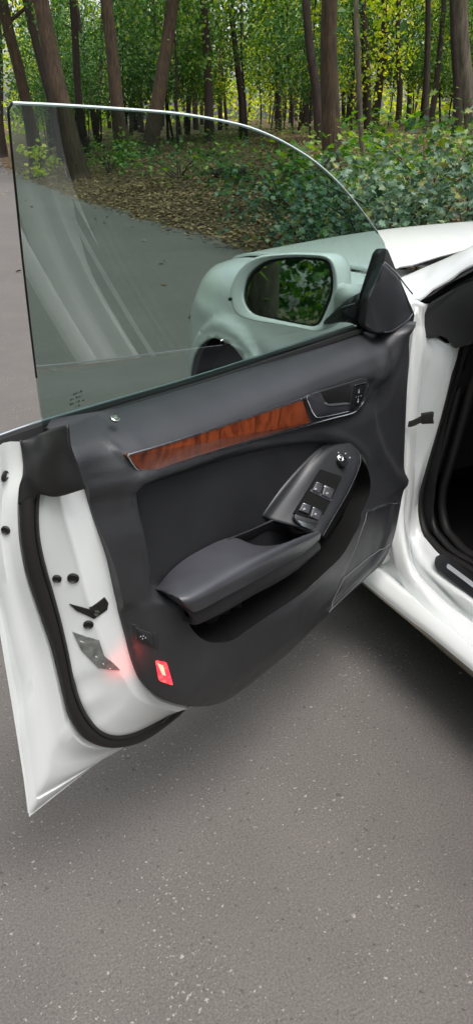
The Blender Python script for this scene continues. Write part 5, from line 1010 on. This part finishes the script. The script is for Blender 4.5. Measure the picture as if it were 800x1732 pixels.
for x, y, D in spots:
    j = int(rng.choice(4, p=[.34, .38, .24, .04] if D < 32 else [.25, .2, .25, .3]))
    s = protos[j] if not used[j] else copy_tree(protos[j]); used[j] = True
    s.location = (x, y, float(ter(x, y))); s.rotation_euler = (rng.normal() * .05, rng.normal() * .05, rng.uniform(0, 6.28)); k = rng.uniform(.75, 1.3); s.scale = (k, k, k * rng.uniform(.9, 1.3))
    tag(s, KIND[j] + " among the trunks of the forest", "sapling", KIND[j] + "s in the understorey")
for j in range(4):
    if not used[j]:
        for ch in list(protos[j].children): bpy.data.objects.remove(ch)
        bpy.data.objects.remove(protos[j])
# ---- broad-leaved bushes along the road edge on the right
def bush(name, n, c, r, clumps, cr, size, mat, loc, label, stems=9, group=None, cat="bush", h=1.2):
    b = tag(empty(name, loc), label, cat, group); mb = MB()
    for k in range(stems):
        a = rng.uniform(0, 6.28); e = rng.uniform(.35, .95); q = np.array([math.cos(a) * r[0] * e, math.sin(a) * r[1] * e, c[2] + r[2] * rng.uniform(-.3, .8)])
        limb_data(mb, catmull([(rng.normal() * .08, rng.normal() * .08, -.08), q * [.35, .35, .55] + rng.normal(size=3) * .05, q], 7), .013, .003, 5)
    mb.build("stem", M['bark_dark'], b); mo("foliage", leaf_mesh("foliage", blob_points(n, c, r, clumps, cr, .15), size, mat, up=.8, lobes=True), b); return b
bx = [(520, 8.9, .95, .75, 'leaf_blue', "low bluish bush left of the broad upright trunk, behind the glass"), (575, 7.6, .85, .70, 'leaf_blue', "bluish broad leaved bush at the foot of the broad upright trunk"),
      (640, 7.0, .95, .85, 'leaf_blue', "dense bluish bush under the pale thin stem"), (700, 7.3, 1.0, 1.05, 'leaf_blue', "tallest bluish bush above the bonnet"),
      (765, 6.9, 1.0, .95, 'leaf_blue', "bluish bush in front of the pale trunk at the right edge"), (835, 7.4, 1.0, 1.0, 'leaf_blue', "bluish bush at the right edge of the photo beside the pale trunk"),
      (600, 9.3, 1.2, .9, 'leaf', "green bush behind the bluish bushes near the pale stem"), (735, 9.6, 1.2, 1.15, 'leaf', "green bush behind the tallest bluish bush"),
      (470, 11.5, 1.0, .7, 'leaf_dark', "dark low bush behind the glass near the fallen log"), (300, 16.5, 1.2, .55, 'leaf_dark', "low dark bush behind the glass between the stout trunks"), (180, 19.5, 1.0, .75, 'leaf', "low green bush right of the stoutest trunk's foot"),
      (560, 6.6, .45, .32, 'leaf_dark', "small dark plant in the leaf litter seen through the glass")]
for px, D, r, h, mt, lb in bx:
    x, y = ray_xy(px, D); z = float(ter(x, y)); n = int((600 if D < 10 else 420) * r * (h + .3)); bush("bush", n, (0, 0, h * .60), (r, r, h * .44), int(26 * r * (h + .4)) + 4, .15, .066 if D < 9 else .085, M[mt], (x, y, z), lb, group=None)
x, y = ray_xy(52, 21); bush("bush", 160, (0, 0, .35), (.5, .5, .35), 9, .12, .13, M['leaf_yellow_sun'], (x, y, float(ter(x, y))), "small yellow bush by the road behind the glass's left corner")
# ---- fallen log, litter, far wood
x, y = ray_xy(360, 16); x2, y2 = ray_xy(415, 15.4); z1, z2 = float(ter(x, y)), float(ter(x2, y2))
P = np.array([(x, y, z1 + .05), ((x + x2) / 2, (y + y2) / 2 + .1, (z1 + z2) / 2 + .08), (x2, y2, z2 + .06)]); lg = mo("fallen_log", trunk_mesh("fallen_log", P, [.08, .10, .07], M['bark_dark'], 12)); tag(lg, "dark fallen log lying on the leaf slope behind the glass", "log")
def scatter(n, x0, x1, y0, y1, dens=None):
    X = rng.uniform(x0, x1, n); Y = rng.uniform(y0, y1, n); r = X - edge_x(Y); k = r > rng.normal(size=n) * .22 - .05; X, Y = X[k], Y[k]; return np.stack([X, Y, np.maximum(ter(X, Y), .0) + rng.uniform(.012, .05, len(X))], 1)
lit = np.vstack([scatter(26000, 2.6, 9, 3, 14), scatter(14000, 2.8, 13, 14, 26)])
tag(mo("leaf_litter", leaf_mesh("leaf_litter", lit, .064, M['litter'], up=2.2)), "brown fallen leaves covering the slope beside the road", "leaves", kind='stuff')
n = 70; X = rng.uniform(-2.5, 3.0, n); Y = rng.uniform(1.5, 16, n); e = np.abs(rng.normal(size=n)) * .8; k = rng.random(n) < .75; X = np.where(k, edge_x(Y) - e, X); ok = ~((X > -.3) & (X < 2.1) & (Y < 2)); 
tag(mo("road_leaves", leaf_mesh("road_leaves", np.stack([X, Y, np.full(n, .012)], 1)[ok], .07, M['litter'], up=3)), "few stray fallen leaves lying on the asphalt beyond the car", "leaves", kind='stuff')
und = []
for k in range(150):
    D = rng.uniform(13, 34); a = R(25.6) + rng.uniform(-.36, .34); x, y = CAM.x + D * math.sin(a), CAM.y + D * math.cos(a)
    if x < float(edge_x(y)) + 1.6: continue
    m_ = rng.integers(14, 46); und.append(np.array([x, y, float(ter(x, y)) + .22]) + rng.normal(size=(m_, 3)) * [.34, .34, .13])
und = np.vstack(und); und[:, 2] = np.maximum(und[:, 2], ter(und[:, 0], und[:, 1]) + .05)
tag(mo("undergrowth", leaf_mesh("undergrowth", und, .11, M['leaf'], up=1.2)), "low green seedlings scattered over the forest floor", "undergrowth", kind='stuff')
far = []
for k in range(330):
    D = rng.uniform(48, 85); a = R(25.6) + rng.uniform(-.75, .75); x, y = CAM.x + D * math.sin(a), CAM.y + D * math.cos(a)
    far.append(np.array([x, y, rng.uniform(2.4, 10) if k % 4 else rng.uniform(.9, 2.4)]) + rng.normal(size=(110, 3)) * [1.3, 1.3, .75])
tag(mo("far_wood", leaf_mesh("far_wood", np.vstack(far), .34, M['leaf_yellow_sun'], up=.2)), "yellow green foliage deep in the far wood, sunlight painted in its colour", "far foliage", kind='stuff')
ft = MB()
for k in range(150):
    D = rng.uniform(34, 75); a = R(25.6) + rng.uniform(-.7, .7); x, y = CAM.x + D * math.sin(a), CAM.y + D * math.cos(a); r = rng.uniform(.06, .18); z = float(ter(x, y))
    if x < float(edge_x(y)): continue
    P = np.array([(x, y, z - .1), (x + rng.normal() * .2, y, z + 3), (x + rng.normal() * .5, y, z + 8), (x + rng.normal() * .8, y, z + 12)]); limb_data(ft, P, r, r * .5, 6)
tag(ft.build("far_trunks", M['bark_dark']), "many thin dark trunks deep in the far wood", "far trunks", kind='stuff')
# ---- the wood on the near side of the road (behind the photographer; seen in the wing mirror)
for i, (x, y) in enumerate([(-6.6, -2.2), (-8.2, .6), (-7.0, 3.6), (-9.5, -4.8), (-7.4, -6.5), (-10.5, 2.0)]):
    t_ = tag(empty("tree", (x, y, float(ter(x, y)))), "tree on the other side of the road reflected in the wing mirror", "tree", "trees across the road"); r = .14 + .03 * (i % 3)
    mo("trunk", trunk_mesh("trunk", [(0, 0, -.1), (.05, .1, 2), (.1, .0, 4.5), (.2, .1, 8)], [r * 1.4, r, r * .85, r * .3], M['bark_grey' if i == 0 else 'bark'], 12), t_); mo("crown", HIGH[i % 3], t_)
nb = []
for k in range(800):
    x, y = rng.uniform(-17, -5.9), rng.uniform(-14, 9); nb.append(np.array([x, y, float(ter(x, y)) + rng.uniform(.2, 3.2 + max(0, -7 - x) * .6)]) + rng.normal(size=(60, 3)) * [.5, .5, .32])
nb = np.vstack(nb); nb[:, 0] = np.minimum(nb[:, 0], -5.5); nb[:, 2] = np.maximum(nb[:, 2], .05)
tag(mo("roadside_foliage", leaf_mesh("roadside_foliage", nb, .12, M['leaf'], up=.8, lobes=True)), "green foliage of the wood across the road", "foliage", kind='stuff')

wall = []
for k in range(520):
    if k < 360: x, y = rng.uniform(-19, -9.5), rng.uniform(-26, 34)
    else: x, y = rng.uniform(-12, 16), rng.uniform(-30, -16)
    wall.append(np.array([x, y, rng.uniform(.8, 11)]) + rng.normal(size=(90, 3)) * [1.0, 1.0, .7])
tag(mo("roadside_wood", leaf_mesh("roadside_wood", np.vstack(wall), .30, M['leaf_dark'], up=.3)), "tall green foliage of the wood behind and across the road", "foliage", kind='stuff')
gm = MB()
for k in range(420):
    x, y = rng.uniform(-1.7, 1.2), rng.uniform(-1.6, 1.2); r = rng.uniform(.0012, .0042) * (1.5 if k % 9 == 0 else 1)
    if x > -.02 and y > -.6 and k % 3: continue
    P = [(x + math.cos(a) * r * rng.uniform(.6, 1.2), y + math.sin(a) * r * rng.uniform(.6, 1.2), -.0005) for a in (0, 1.3, 2.5, 3.8, 5.1)] + [(x + rng.normal() * r * .2, y + rng.normal() * r * .2, r * .8)]
    gm.add(P, [(0, 1, 5), (1, 2, 5), (2, 3, 5), (3, 4, 5), (4, 0, 5)])
tag(gm.build("road_grit", M['grit'], smooth=False), "pale grit and crumbs lying on the asphalt in the foreground", "grit", kind='stuff')
